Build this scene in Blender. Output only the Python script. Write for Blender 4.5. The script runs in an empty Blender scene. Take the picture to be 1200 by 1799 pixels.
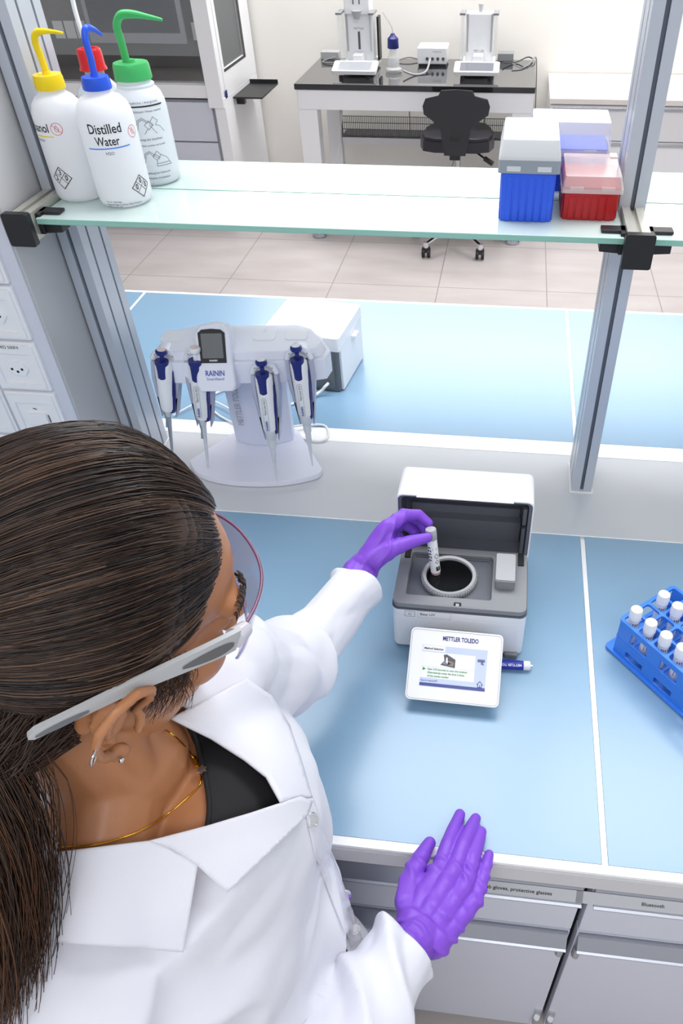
import bpy, bmesh, math, random
from mathutils import Vector as V, Matrix
from mathutils.bvhtree import BVHTree
from mathutils.geometry import tessellate_polygon, delaunay_2d_cdt
from mathutils import noise
random.seed(7)
PI = math.pi
sc = bpy.context.scene
COL = sc.collection
# ---------------------------------------------------------------- camera
FPX, CX, CY = 1302.286, 734.112, 920.359
ROT = Matrix(((0.99318, 0.11504, -0.01053), (0.07027, -0.67095, -0.73816), (-0.09198, 0.73240, -0.67456)))
def _orth(m):
    a, b, c = [V(r) for r in m]
    a.normalize(); b = (b - a * a.dot(b)).normalized(); c = a.cross(b)
    return Matrix((a, b, c))
ROT = _orth(ROT)
CAM = V((0, 0, 1.9))
cd = bpy.data.cameras.new('camera'); cam = bpy.data.objects.new('camera', cd); COL.objects.link(cam)
cd.sensor_fit = 'HORIZONTAL'; cd.sensor_width = 36; cd.lens = FPX / 1200 * 36
cd.shift_x = (600 - CX) / 1200; cd.shift_y = (CY - 899.5) / 1200
cd.clip_start = .02
cr, cu, cb = V(ROT[0]), -V(ROT[1]), -V(ROT[2])
cam.matrix_world = Matrix(((cr.x, cu.x, cb.x, CAM.x), (cr.y, cu.y, cb.y, CAM.y), (cr.z, cu.z, cb.z, CAM.z), (0, 0, 0, 1)))
sc.camera = cam
# ---------------------------------------------------------------- world, lights, exposure
w = bpy.data.worlds.new('world'); sc.world = w; w.use_nodes = True
bg = w.node_tree.nodes['Background']; bg.inputs[0].default_value = (.93, .96, 1, 1); bg.inputs[1].default_value = .72
sc.view_settings.view_transform = 'Standard'; sc.view_settings.look = 'None'
sc.view_settings.exposure = 0.0; sc.view_settings.gamma = 1; sc.view_settings.use_curve_mapping = False
def area(name, loc, sx, sy, power, rot=(0, 0, 0), col=(1, 1, 1)):
    l = bpy.data.lights.new(name, 'AREA'); l.shape = 'RECTANGLE'; l.size = sx; l.size_y = sy; l.energy = power; l.color = col
    o = bpy.data.objects.new(name, l); COL.objects.link(o); o.location = loc; o.rotation_euler = rot
    return o
area('ceiling_lamp_light', (-.1, 1.55, 2.82), 2.8, .8, 34, col=(.97, .98, 1))
area('ceiling_lamp_light', (-.1, 5.1, 2.82), 3.6, .5, 54, col=(1, .99, .97))
area('ceiling_lamp_light', (-.1, -.8, 2.82), 2.6, .5, 16, col=(.97, .98, 1))
# ---------------------------------------------------------------- helpers
def ray(px, py):
    d = V(((px - CX) / FPX, (py - CY) / FPX, 1.0))
    return ROT.transposed() @ d
def at(px, py, ax, val):
    d = ray(px, py); return CAM + d * ((val - CAM[ax]) / d[ax])
def dep(px, py, z):
    return CAM + ray(px, py) * z
def proj(p):
    c = ROT @ (V(p) - CAM); return (FPX * c.x / c.z + CX, FPX * c.y / c.z + CY, c.z)
def lin(c):
    c = c / 255; return c / 12.92 if c <= .04045 else ((c + .055) / 1.055) ** 2.4
def mat(name, rgb, rough=.5, metal=0, spec=.5, trans=0, alpha=1, coat=0, sss=0, emit=0, ior=1.5, sheen=0, crough=.03):
    m = bpy.data.materials.new(name); m.use_nodes = True
    b = m.node_tree.nodes['Principled BSDF']; I = b.inputs
    c = (lin(rgb[0]), lin(rgb[1]), lin(rgb[2]), 1)
    I['Base Color'].default_value = c; I['Roughness'].default_value = rough; I['Metallic'].default_value = metal
    I['Specular IOR Level'].default_value = spec; I['Transmission Weight'].default_value = trans
    I['Alpha'].default_value = alpha; I['Coat Weight'].default_value = coat; I['Coat Roughness'].default_value = crough; I['IOR'].default_value = ior
    I['Subsurface Weight'].default_value = sss; I['Subsurface Radius'].default_value = (.01, .005, .003)
    I['Sheen Weight'].default_value = sheen
    if emit:
        I['Emission Color'].default_value = c; I['Emission Strength'].default_value = emit
    return m
def mottle(m, rgb2, scale, amount=.5, bump=0, bscale=None, stretch=None):
    nt = m.node_tree; b = nt.nodes['Principled BSDF']
    tc = nt.nodes.new('ShaderNodeTexCoord'); mp = nt.nodes.new('ShaderNodeMapping'); n = nt.nodes.new('ShaderNodeTexNoise')
    nt.links.new(tc.outputs['Object'], mp.inputs[0]); nt.links.new(mp.outputs[0], n.inputs['Vector'])
    if stretch: mp.inputs['Scale'].default_value = stretch
    n.inputs['Scale'].default_value = scale; n.inputs['Detail'].default_value = 5
    if amount:
        mx = nt.nodes.new('ShaderNodeMix'); mx.data_type = 'RGBA'
        rp = nt.nodes.new('ShaderNodeMapRange'); rp.inputs[1].default_value = .35; rp.inputs[2].default_value = .7; rp.inputs[4].default_value = amount
        nt.links.new(n.outputs['Fac'], rp.inputs[0]); nt.links.new(rp.outputs[0], mx.inputs[0])
        mx.inputs[6].default_value = b.inputs['Base Color'].default_value[:]; mx.inputs[7].default_value = (lin(rgb2[0]), lin(rgb2[1]), lin(rgb2[2]), 1)
        nt.links.new(mx.outputs[2], b.inputs['Base Color'])
    if bump:
        bp = nt.nodes.new('ShaderNodeBump'); bp.inputs['Strength'].default_value = bump; bp.inputs['Distance'].default_value = .002
        nn = n
        if bscale:
            nn = nt.nodes.new('ShaderNodeTexNoise'); nn.inputs['Scale'].default_value = bscale; nt.links.new(mp.outputs[0], nn.inputs['Vector'])
        nt.links.new(nn.outputs['Fac'], bp.inputs['Height']); nt.links.new(bp.outputs[0], b.inputs['Normal'])
    return m
class MB:
    def __init__(s): s.v = []; s.f = []; s.m = []
    def add(s, vs, fs, mi=0, M=None):
        o = len(s.v)
        for p in vs:
            p = V(p); s.v.append(M @ p if M else p)
        for f in fs: s.f.append([i + o for i in f]); s.m.append(mi)
        return s
    def box(s, x0, x1, y0, y1, z0, z1, mi=0, M=None):
        return s.add([(x, y, z) for x in (x0, x1) for y in (y0, y1) for z in (z0, z1)],
                     [(0, 1, 3, 2), (4, 6, 7, 5), (0, 4, 5, 1), (2, 3, 7, 6), (0, 2, 6, 4), (1, 5, 7, 3)], mi, M)
    def prism(s, loops, z0, z1, mi=0, M=None, taper=None):
        if not isinstance(loops[0][0], (tuple, list, V)): loops = [loops]
        flat = [p for l in loops for p in l]; n = len(flat)
        tris = tessellate_polygon([[V((p[0], p[1], 0)) for p in l] for l in loops])
        k = taper or 1
        cx = sum(p[0] for p in loops[0]) / len(loops[0]); cy = sum(p[1] for p in loops[0]) / len(loops[0])
        vs = [(p[0], p[1], z0) for p in flat] + [(cx + (p[0] - cx) * k, cy + (p[1] - cy) * k, z1) for p in flat]
        fs = []
        for t in tris:
            a, b, c = [flat[i] for i in t]
            if (b[0]-a[0])*(c[1]-a[1]) - (b[1]-a[1])*(c[0]-a[0]) < 0: t = (t[0], t[2], t[1])
            fs.append((t[0] + n, t[1] + n, t[2] + n)); fs.append((t[0], t[2], t[1]))
        o = 0
        for li, l in enumerate(loops):
            k_ = len(l); ar = sum(l[i][0]*l[(i+1) % k_][1] - l[(i+1) % k_][0]*l[i][1] for i in range(k_))
            for i in range(k_):
                a, b = o + i, o + (i + 1) % k_
                q = (a, b, b + n, a + n)
                if (ar > 0) != (li == 0): q = q[::-1]
                fs.append(q)
            o += k_
        return s.add(vs, fs, mi, M)
    def tube(s, path, rad, n=10, mi=0, M=None, caps=True, flat=1.0):
        path = [V(p) for p in path]
        if not isinstance(rad, (list, tuple)): rad = [rad] * len(path)
        t = (path[1] - path[0]).normalized(); up = V((0, 0, 1)) if abs(t.z) < .9 else V((1, 0, 0))
        a = t.cross(up).normalized(); vs = []; fs = []
        for i, p in enumerate(path):
            t = ((path[min(i+1, len(path)-1)] - path[max(i-1, 0)])).normalized()
            a = (a - t * a.dot(t)).normalized(); b = t.cross(a)
            for j in range(n):
                c, d = math.cos(2*PI*j/n), math.sin(2*PI*j/n)
                vs.append(p + (a * c + b * d * flat) * rad[i])
        for i in range(len(path) - 1):
            for j in range(n):
                k = (j + 1) % n; fs.append((i*n+j, i*n+k, (i+1)*n+k, (i+1)*n+j))
        if caps: fs.append(tuple(range(n))[::-1]); fs.append(tuple(range((len(path)-1)*n, len(path)*n)))
        return s.add(vs, fs, mi, M)
    def lathe(s, prof, n=32, mi=0, M=None, c=(0, 0)):
        vs = []; fs = []
        for r, z in prof:
            for j in range(n): vs.append((c[0] + r*math.cos(2*PI*j/n), c[1] + r*math.sin(2*PI*j/n), z))
        for i in range(len(prof) - 1):
            for j in range(n):
                k = (j+1) % n; fs.append((i*n+j, i*n+k, (i+1)*n+k, (i+1)*n+j))
        if prof[0][0] > 1e-6: fs.append(tuple(range(n))[::-1])
        if prof[-1][0] > 1e-6: fs.append(tuple(range((len(prof)-1)*n, len(prof)*n)))
        return s.add(vs, fs, mi, M)
    def build(s, name, mats, parent=None, world=False, bevel=0, seg=2, smooth=35, label=None):
        me = bpy.data.meshes.new(name); me.from_pydata([tuple(p) for p in s.v], [], s.f)
        if not isinstance(mats, (list, tuple)): mats = [mats]
        for m in mats: me.materials.append(m)
        me.polygons.foreach_set('material_index', s.m); me.update()
        return finish(name, me, parent, world, bevel, seg, smooth, label)
def wm(o):
    M = Matrix.LocRotScale(o.location, o.rotation_euler, o.scale)
    if o.parent: return wm(o.parent) @ o.matrix_parent_inverse @ M
    return M
def finish(name, me, parent=None, world=False, bevel=0, seg=2, smooth=35, label=None):
    if smooth:
        me.polygons.foreach_set('use_smooth', [True] * len(me.polygons))
        try: me.set_sharp_from_angle(angle=math.radians(smooth))
        except Exception: pass
    o = bpy.data.objects.new(name, me); COL.objects.link(o)
    if parent:
        o.parent = parent
        if world: o.matrix_parent_inverse = wm(parent).inverted()
    if bevel:
        b = o.modifiers.new('bevel', 'BEVEL'); b.width = bevel; b.segments = seg; b.limit_method = 'ANGLE'; b.angle_limit = math.radians(40)
    if label: o['label'] = label
    return o
def tag(o, label, cat, group=None, kind=None):
    o['label'] = label; o['category'] = cat
    if group: o['group'] = group
    if kind: o['kind'] = kind
    return o
def thing(name, label, cat, loc=(0, 0, 0), rz=0, group=None):
    o = bpy.data.objects.new(name, None); COL.objects.link(o); o.location = loc; o.rotation_euler = (0, 0, rz)
    o.empty_display_size = .05
    return tag(o, label, cat, group)
def struct(o): o['kind'] = 'structure'; return o
def rrect(x0, x1, y0, y1, r, n=5):
    if not isinstance(r, (tuple, list)): r = [r] * 4
    out = []
    for (cx, cy, a0), q in zip(((x1, y1, 0), (x0, y1, 90), (x0, y0, 180), (x1, y0, 270)), r):
        sx = 1 if cx == x0 else -1; sy = 1 if cy == y0 else -1
        for i in range(n + 1):
            a = math.radians(a0 + 90 * i / n); out.append((cx + sx * q + q * math.cos(a), cy + sy * q + q * math.sin(a)))
    return out
def circ(cx, cy, r, n=32): return [(cx + r*math.cos(2*PI*i/n), cy + r*math.sin(2*PI*i/n)) for i in range(n)]
def frame(o, x, y):  # matrix with local x, y axes at origin o
    x = V(x).normalized(); z = x.cross(V(y)).normalized(); y = z.cross(x)
    return Matrix(((x.x, y.x, z.x, o[0]), (x.y, y.y, z.y, o[1]), (x.z, y.z, z.z, o[2]), (0, 0, 0, 1)))
def spline(pts, n=8):
    pts = [V(p) for p in pts]; out = []
    for i in range(len(pts) - 1):
        p0, p1, p2, p3 = pts[max(i-1, 0)], pts[i], pts[i+1], pts[min(i+2, len(pts)-1)]
        for k in range(n):
            t = k / n; out.append(.5*((2*p1) + (p2-p0)*t + (2*p0-5*p1+4*p2-p3)*t*t + (3*p1-p0-3*p2+p3)*t**3))
    out.append(pts[-1]); return out
_textcache = {}
def text_geo(s, w=None, h=None, align='CENTER', bold=0, shear=0):
    c = bpy.data.curves.new('t', 'FONT'); c.body = s; c.size = 1; c.align_x = align; c.align_y = 'CENTER'; c.resolution_u = 3
    c.offset = bold; c.shear = shear; c.space_line = 1.0
    o = bpy.data.objects.new('t', c); COL.objects.link(o)
    dg = bpy.context.evaluated_depsgraph_get(); me = bpy.data.meshes.new_from_object(o.evaluated_get(dg))
    vs = [v.co.copy() for v in me.vertices]; fs = [tuple(p.vertices) for p in me.polygons]
    bpy.data.objects.remove(o); bpy.data.curves.remove(c); bpy.data.meshes.remove(me)
    xs = [v.x for v in vs]; ys = [v.y for v in vs]
    kx = w / (max(xs) - min(xs)) if w else None; ky = h / (max(ys) - min(ys)) if h else None
    kx = kx or ky; ky = ky or kx
    return [V((v.x*kx, v.y*ky, 0)) for v in vs], fs
def text(s, M, m, parent, w=None, h=None, align='CENTER', bold=0, shear=0, wrap=None, name='lettering', world=False, lift=.0003):
    vs, fs = text_geo(s, w, h, align, bold, shear)
    out = []
    for p in vs:
        p = V((p.x, p.y, lift))
        if wrap: out.append(wrapf(p, wrap))
        else: out.append(M @ p)
    b = MB(); b.add(out, fs); return b.build(name, m, parent, world=world, smooth=0)
def wrapf(p, wrap):   # wrap = (radius, angle, height)
    r, a0, z0 = wrap; a = a0 + p.x / r
    return V(((r + p.z) * math.sin(a), -(r + p.z) * math.cos(a), z0 + p.y))
def strokes(b, lines, wd, M=None, wrap=None, mi=0, lift=.0004):
    for ln in lines:
        ln = [V((p[0], p[1], 0)) for p in ln]; pts = []
        for i in range(len(ln)-1):
            k = max(1, int((ln[i+1]-ln[i]).length / .004)) if wrap else 1
            for j in range(k): pts.append(ln[i].lerp(ln[i+1], j/k))
        pts.append(ln[-1])
        for i in range(len(pts)-1):
            d = (pts[i+1]-pts[i]); 
            if d.length < 1e-7: continue
            d.normalize(); q = V((-d.y, d.x, 0)) * wd/2; e = d * wd * .3
            vs = [pts[i]-q-e, pts[i+1]-q+e, pts[i+1]+q+e, pts[i]+q-e]
            vs = [V((a.x, a.y, lift)) for a in vs]
            vs = [wrapf(a, wrap) for a in vs] if wrap else [M @ a for a in vs]
            b.add(vs, [(0, 1, 2, 3)], mi)
    return b
I4 = Matrix.Identity(4)
def T(x, y, z): return Matrix.Translation((x, y, z))
def R(a, ax): return Matrix.Rotation(a, 4, ax)
# ---------------------------------------------------------------- materials
M_ = {}
M_['wall'] = mottle(mat('wall_paint', (246, 243, 238), .8), (240, 236, 230), 2, .5)
M_['ceil'] = mat('ceiling_paint', (222, 222, 224), .9)
M_['white'] = mat('white_plastic', (242, 243, 246), .35)
M_['lilac'] = mat('pale_lilac_plastic', (236, 238, 250), .35)
M_['lacq'] = mat('white_lacquer', (240, 241, 244), .3)
M_['grey'] = mat('grey_laminate', (212, 215, 227), .4)
M_['panel'] = mottle(mat('grey_panel', (196, 196, 198), .35), (188, 188, 190), 3, .4)
M_['alu'] = mat('anodised_aluminium', (198, 204, 214), .36, metal=.3)
M_['aluw'] = mat('warm_aluminium', (196, 194, 184), .33, metal=.45)
M_['alud'] = mat('slot_strip_grey', (104, 112, 124), .5, metal=.2)  # darker grey of the strips set inside the post slots
M_['steel'] = mat('brushed_steel', (190, 192, 196), .25, metal=1)
M_['rail'] = mat('rail_metal', (176, 180, 190), .35, metal=.75)
M_['chrome'] = mat('chrome', (225, 225, 228), .1, metal=1)
M_['black'] = mat('black_plastic', (24, 25, 28), .4)
M_['blackg'] = mat('black_gloss', (14, 14, 16), .06, coat=.5)
M_['dark'] = mat('dark_grey_plastic', (84, 87, 94), .42)
M_['mid'] = mat('mid_grey_plastic', (138, 140, 144), .4)
M_['ltgrey'] = mat('light_grey_plastic', (176, 177, 180), .4)
M_['ledge'] = mottle(mat('console_laminate', (216, 218, 222), .25, coat=.25), (210, 212, 217), 6, .4)
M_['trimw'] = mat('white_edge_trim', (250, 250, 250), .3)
M_['bench'] = mottle(mat('blue_glass_top', (134, 170, 198), .36, coat=.6, crough=.22), (130, 167, 196), 3, .4)
M_['blue'] = mat('cap_blue', (28, 84, 214), .35)
M_['boxblue'] = mat('box_blue', (40, 94, 232), .38)
M_['boxred'] = mat('box_red', (176, 8, 18), .35)
M_['navy'] = mat('navy_plastic', (26, 36, 118), .35)
M_['navyink'] = mat('navy_ink', (38, 42, 120), .5)
M_['ink'] = mat('black_ink', (30, 30, 34), .6)
M_['greyink'] = mat('grey_ink', (150, 152, 160), .6)
M_['redink'] = mat('red_ink', (205, 60, 60), .6)
M_['greenink'] = mat('green_ink', (40, 150, 60), .6)
M_['blueink'] = mat('blue_ink', (50, 130, 230), .6)
M_['yellow'] = mat('cap_yellow', (245, 214, 0), .35)
M_['green'] = mat('cap_green', (60, 176, 96), .35)
M_['red'] = mat('cap_red', (196, 14, 24), .3)
M_['rack'] = mat('rack_blue', (58, 130, 232), .35)
M_['clear'] = mat('clear_polypropylene', (246, 248, 252), .15, alpha=.42)
M_['cleargrey'] = mat('clear_grey_polypropylene', (206, 214, 222), .15, alpha=.62)
M_['lidw'] = mat('milky_lid', (240, 242, 244), .25, alpha=.8)
M_['lidr'] = mat('clear_rose_lid', (240, 226, 226), .15, alpha=.42)
M_['glass'] = mat('clear_glass', (235, 242, 244), .03, alpha=.22)
M_['pane'] = mat('window_glass', (205, 212, 214), .04, alpha=.14)
M_['tube'] = mat('vial_glass', (225, 230, 235), .05, alpha=.4)
M_['cable'] = mat('white_cable', (236, 236, 236), .45)
M_['orange'] = mat('orange_liquid', (200, 60, 10), .2)
M_['limeq'] = mat('yellow_liquid', (210, 210, 30), .2)
M_['tealq'] = mat('teal_liquid', (60, 190, 150), .2)
def hdpe(name, c, mixf=.4):
    m = mat(name, c, .35); nt = m.node_tree; b = nt.nodes['Principled BSDF']; out = nt.nodes['Material Output']
    t = nt.nodes.new('ShaderNodeBsdfTranslucent'); t.inputs[0].default_value = (.97, .98, 1, 1)
    x = nt.nodes.new('ShaderNodeMixShader'); x.inputs[0].default_value = mixf
    nt.links.new(b.outputs[0], x.inputs[1]); nt.links.new(t.outputs[0], x.inputs[2]); nt.links.new(x.outputs[0], out.inputs[0]); return m
M_['hdpe'] = hdpe('frosted_polyethylene', (248, 249, 252))
M_['hdpe2'] = hdpe('thin_polyethylene', (232, 236, 242), .3)
def shelfglass():
    m = mat('frosted_shelf_glass', (208, 226, 222), .09, alpha=.86, coat=.4); return m
M_['shelf'] = shelfglass()
M_['shelfe'] = mat('green_glass_edge', (150, 205, 190), .15, alpha=.9)
def tiles():
    m = mat('floor_tile', (222, 212, 209), .35, coat=.2); nt = m.node_tree; b = nt.nodes['Principled BSDF']
    tc = nt.nodes.new('ShaderNodeTexCoord'); mp = nt.nodes.new('ShaderNodeMapping'); br = nt.nodes.new('ShaderNodeTexBrick')
    nt.links.new(tc.outputs['Object'], mp.inputs[0]); nt.links.new(mp.outputs[0], br.inputs['Vector'])
    br.offset = 0; br.squash = 1
    mp.inputs['Location'].default_value = (-.251 + 6.27, -4.11 + 6.2, 0)
    br.inputs['Scale'].default_value = 1; br.inputs['Brick Width'].default_value = .627; br.inputs['Row Height'].default_value = .62
    br.inputs['Mortar Size'].default_value = .0035; br.inputs['Mortar Smooth'].default_value = .3
    n = nt.nodes.new('ShaderNodeTexNoise'); n.inputs['Scale'].default_value = 2.2; n.inputs['Detail'].default_value = 8
    mp2 = nt.nodes.new('ShaderNodeMapping'); mp2.inputs['Scale'].default_value = (1, 3.2, 1); nt.links.new(tc.outputs['Object'], mp2.inputs[0]); nt.links.new(mp2.outputs[0], n.inputs['Vector'])
    cr_ = nt.nodes.new('ShaderNodeValToRGB'); nt.links.new(n.outputs['Fac'], cr_.inputs[0])
    cr_.color_ramp.elements[0].position = .3; cr_.color_ramp.elements[0].color = (lin(204), lin(195), lin(192), 1)
    cr_.color_ramp.elements[1].position = .7; cr_.color_ramp.elements[1].color = (lin(220), lin(212), lin(210), 1)
    nt.links.new(cr_.outputs[0], br.inputs['Color1']); nt.links.new(cr_.outputs[0], br.inputs['Color2'])
    br.inputs['Mortar'].default_value = (lin(168), lin(160), lin(156), 1)
    nt.links.new(br.outputs['Color'], b.inputs['Base Color']); return m
M_['tile'] = tiles()
# ================================================================ structure
struct(MB().box(-4.2, 3.6, -2.5, 5.65, -.1, 0).build('floor', M_['tile'], smooth=0))
struct(MB().box(-4.2, 3.6, 5.65, 5.8, 0, 2.9).build('wall_back', M_['wall'], smooth=0))
struct(MB().box(-4.35, -4.2, -2.5, 5.8, 0, 2.9).build('wall_left', M_['wall'], smooth=0))
struct(MB().box(-4.35, 3.6, -2.5, 5.8, 2.9, 3.0).build('ceiling', M_['ceil'], smooth=0))
# ---- worktops
ZB = .9
XS = [-2.39, -1.09, .188, 1.47]
def worktop(name, y0, y1, rimf, label):
    t = thing(name, label, 'worktop', (-.45, (y0+y1)/2, .864))
    bw_ = .003 if rimf else .012
    b = MB(); b.box(-2.4, 1.6, y0, y1, .864, .894)
    # raised rims and joint strips
    b.box(-2.4, 1.6, y0, y0+.012, .894, ZB); b.box(-2.4, 1.6, y1-bw_, y1, .894, ZB)
    for x in XS: b.box(x-.004 if x > -2.3 else -2.4, x+.004, y0+.012, y1-.012, .894, ZB)
    b.box(1.474, 1.6, y0+.012, y1-.012, .894, ZB)
    b.build('edge_frame', M_['trimw'], t, world=True, smooth=0)
    if rimf: MB().box(-2.4, 1.6, y0-.003, y0-.0003, .858, .893).build('front_edge', mat('edge_band', (206, 206, 208), .4), t, world=True, smooth=0, label='pale grey edge band')
    for i in range(3):
        MB().box(XS[i]+.0045, XS[i+1]-.0045, y0+.0125, y1-bw_-.0005, .8942, ZB+.0002).build('glass_panel', M_['bench'], t, world=True, smooth=0)
    return t
worktop('lab_worktop', .433, 1.086, True, 'pale blue glass laboratory worktop nearest the person, carrying the photometer')
worktop('lab_worktop', 1.382, 2.056, False, 'pale blue glass worktop on the far side of the grey centre console')
ct = thing('centre_console', 'light grey console ledge between the two blue worktops, posts standing on it', 'ledge', (-.4, 1.234, .8))
MB().box(-2.4, 1.6, 1.086, 1.3445, .7, ZB-.001).build('ledge_top', M_['ledge'], ct, world=True, smooth=0)
MB().box(-2.4, 1.6, 1.3445, 1.382, .7, ZB).build('glare_strip', M_['trimw'], ct, world=True, smooth=0, label='white strip standing in for light reflected along the ledge')  # white strip stands in for the bright reflection along the ledge
# ---- cabinets under near bench
def handle_rail(parent, x0, x1, y, z):
    b = MB()
    prof = [(0, 0), (-.020, 0), (-.020, .0025), (-.0165, .004), (-.003, .030), (-.005, .034), (-.005, .040), (0, .040)]
    b.prism([(p[0], p[1]) for p in prof], 0, x1-x0, M=frame((x0, y, z-.040), (0, 1, 0), (0, 0, 1)))
    return b.build('handle', M_['rail'], parent, world=True, smooth=0, label='polished metal handle rail')
def base_cabinet(x0, x1, yf, yb, label, sgn=1, text_s=None, dz=(.788, .605)):
    t = thing('base_cabinet', label, 'cabinet', ((x0+x1)/2, (yf+yb)/2, 0))
    b = MB().box(x0, x1, min(yf+.02*sgn, yb), max(yf+.02*sgn, yb), .07, .84).box(x0+.01, x1-.01, min(yf+.07*sgn, yb), max(yf+.07*sgn, yb), 0, .07)
    b.build('body', [M_['dark']], t, world=True, smooth=0)
    yy = sorted((yf, yf+.019*sgn))
    d = MB().box(x0, x1, yy[0], yy[1], dz[1]+.006, dz[0]).build('drawer', M_['grey'], t, world=True, bevel=.001)
    e = MB().box(x0, x1, yy[0], yy[1], .062, dz[1]-.003).build('door', M_['grey'], t, world=True, bevel=.001)
    if sgn > 0:
        handle_rail(d, x0+.003, x1-.003, yf, dz[0]); handle_rail(e, x0+.003, x1-.003, yf, dz[1]-.003)
        for zz in (.535, .12):
            for xh in (x1-.008, x0+.008):
                b = MB(); b.tube([(xh, yf-.004, zz-.025), (xh, yf-.004, zz+.012)], .007, 10); b.box(xh-.006, xh+.006, yf-.004, yf+.01, zz+.002, zz+.05)
                b.build('hinge', M_['steel'], e, world=True)
        if text_s:
            s, tx, ww = text_s
            LM = frame((tx, yf-.0099, dz[0]-.0230), (1, 0, 0), (0, .0135, .026))
            MB().box(-.11, .095, -.0105, .0105, .0002, .0008, M=LM).build('label_strip', mat('strip', (196, 198, 202), .3), d, world=True, smooth=0)
            text(s, LM @ T(0, 0, .0009), M_['ink'], d, w=ww, bold=.01, world=True)
    return t
g_ = 'drawer and door cabinets under the near worktop'
base_cabinet(-.70, .1805, .465, 1.05, 'grey base cabinet behind the resting gloved hand, top drawer marked for gloves and glasses', text_s=('Lab gloves, protective glasses', .083, .100))
base_cabinet(.192, 1.1, .465, 1.05, 'grey base cabinet at the right, top drawer marked Bluetooth', text_s=('Bluetooth', .278, .032))
MB_ = MB().box(-.70, 1.1, .47, .484, .7885, .858)
tag(MB_.build('support_rail', mat('dark_rail', (150, 152, 160), .3, metal=.4), smooth=0), 'grey metal rail in the gap under the near worktop edge', 'rail')
t = thing('bench_substructure', 'closed grey bench base under the far worktop and console', 'bench base', (-.4, 1.6, 0))
MB().box(-2.35, 1.55, 1.09, 1.98, .07, .695).box(-2.35, 1.55, 1.39, 1.98, .695, .863).box(-2.3, 1.5, 1.15, 1.9, 0, .07).build('carcass', M_['grey'], t, world=True, smooth=0)
for k in range(4):
    x = -2.3 + k*.96
    d = MB().box(x, x+.95, 1.9805, 2.0, .08, .855).build('door_panel', M_['grey'], t, world=True, bevel=.001)
# ---- uprights
def upright(x, label):
    t = thing('upright_post', label, 'post', (x, 1.265, ZB))
    hw, y0, y1 = .0205, 1.218, 1.313
    g = .0035; dp = .011
    loop = [(x-hw, y0), (x-g, y0), (x-g, y0+dp), (x+g, y0+dp), (x+g, y0), (x+hw, y0)]
    for yy in (y0+.027, y0+.070): loop += [(x+hw, yy-.003), (x+hw-.008, yy-.003), (x+hw-.008, yy+.003), (x+hw, yy+.003)]
    loop += [(x+hw, y1), (x+g, y1), (x+g, y1-dp), (x-g, y1-dp), (x-g, y1), (x-hw, y1)]
    for yy in (y0+.070, y0+.027): loop += [(x-hw, yy+.003), (x-hw+.008, yy+.003), (x-hw+.008, yy-.003), (x-hw, yy-.003)]
    MB().prism(loop, ZB+.003, 2.88).build('profile', M_['alu'], t, world=True, smooth=0)
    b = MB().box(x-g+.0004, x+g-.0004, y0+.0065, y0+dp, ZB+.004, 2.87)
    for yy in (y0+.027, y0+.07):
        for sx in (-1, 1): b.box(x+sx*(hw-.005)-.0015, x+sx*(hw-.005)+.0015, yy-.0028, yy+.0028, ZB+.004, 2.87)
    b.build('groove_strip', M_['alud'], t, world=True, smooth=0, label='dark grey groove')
    MB().box(x-hw-.003, x+hw+.003, y0-.003, y1+.003, ZB-.0005, ZB+.003).build('foot_collar', M_['trimw'], t, world=True, smooth=0)
    # shelf bracket
    z1 = 1.482; z0 = 1.440; a = .0165; bo = None
    for ya, yb in ((1.3132, 1.43), (1.10, 1.2178)):
        br = MB()
        br.prism([(x-a, z0), (x+a, z0), (x+a, z1), (x+.004, z1), (x+.004, z1-.006), (x-.004, z1-.006), (x-.004, z1), (x-a, z1)][::-1], 0, yb-ya, M=frame((0, ya, 0), (1, 0, 0), (0, 0, 1)) @ T(0, 0, 0) @ Matrix.Scale(-1, 4, (0, 0, 1)))
        bo = br.build('shelf_bracket', M_['aluw'], t, world=True, smooth=0, label='satin aluminium bracket arm')
    cp = MB().prism(rrect(x-.0215, x+.0215, 1.436, 1.487, .004), 0, .012, M=frame((0, 1.10, 0), (1, 0, 0), (0, 0, 1)))
    cp.build('end_cap', M_['black'], bo, world=True, bevel=.001)
    for sx in (-1, 1):
        c = MB(); xe = x + sx*a
        def bx(xa, xb, *r): c.box(min(xa, xb), max(xa, xb), *r)
        bx(xe, xe+sx*.036, 1.128, 1.148, 1.4735, 1.478); bx(xe, xe+sx*.008, 1.118, 1.15, 1.445, 1.478)
        pr = [(xe, 1.445), (xe+sx*.036, 1.4475), (xe+sx*.036, 1.4615), (xe, 1.4615)]
        c.prism(pr, 0, .026, M=frame((0, 1.148, 0), (1, 0, 0), (0, 0, 1)))
        c.build('shelf_clip', M_['black'], bo, world=True, bevel=.001)
    return t
upright(.1915, 'aluminium upright post right of the photometer, shelf bracket at mid height')
upright(-.7615, 'aluminium upright post at the left beside the socket column')
def shelf(x0, x1, y0, y1, label):
    b = MB(); b.box(x0, x1, y0, y1, 1.4630, 1.4725)
    for k in range(6): b.m[k] = 0 if k in (4, 5) else 1
    o = b.build('glass_shelf', [M_['shelf'], M_['shelfe']], bevel=.0012)
    return tag(o, label, 'shelf')
for x0, x1, s in ((-.742, .172, ' between the two posts'), (.2105, 1.4, ' right of the right post')):
    shelf(x0, x1, 1.112, 1.262, 'front frosted glass shelf pane' + s)
    shelf(x0, x1, 1.266, 1.42, 'rear frosted glass shelf pane' + s)
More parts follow.
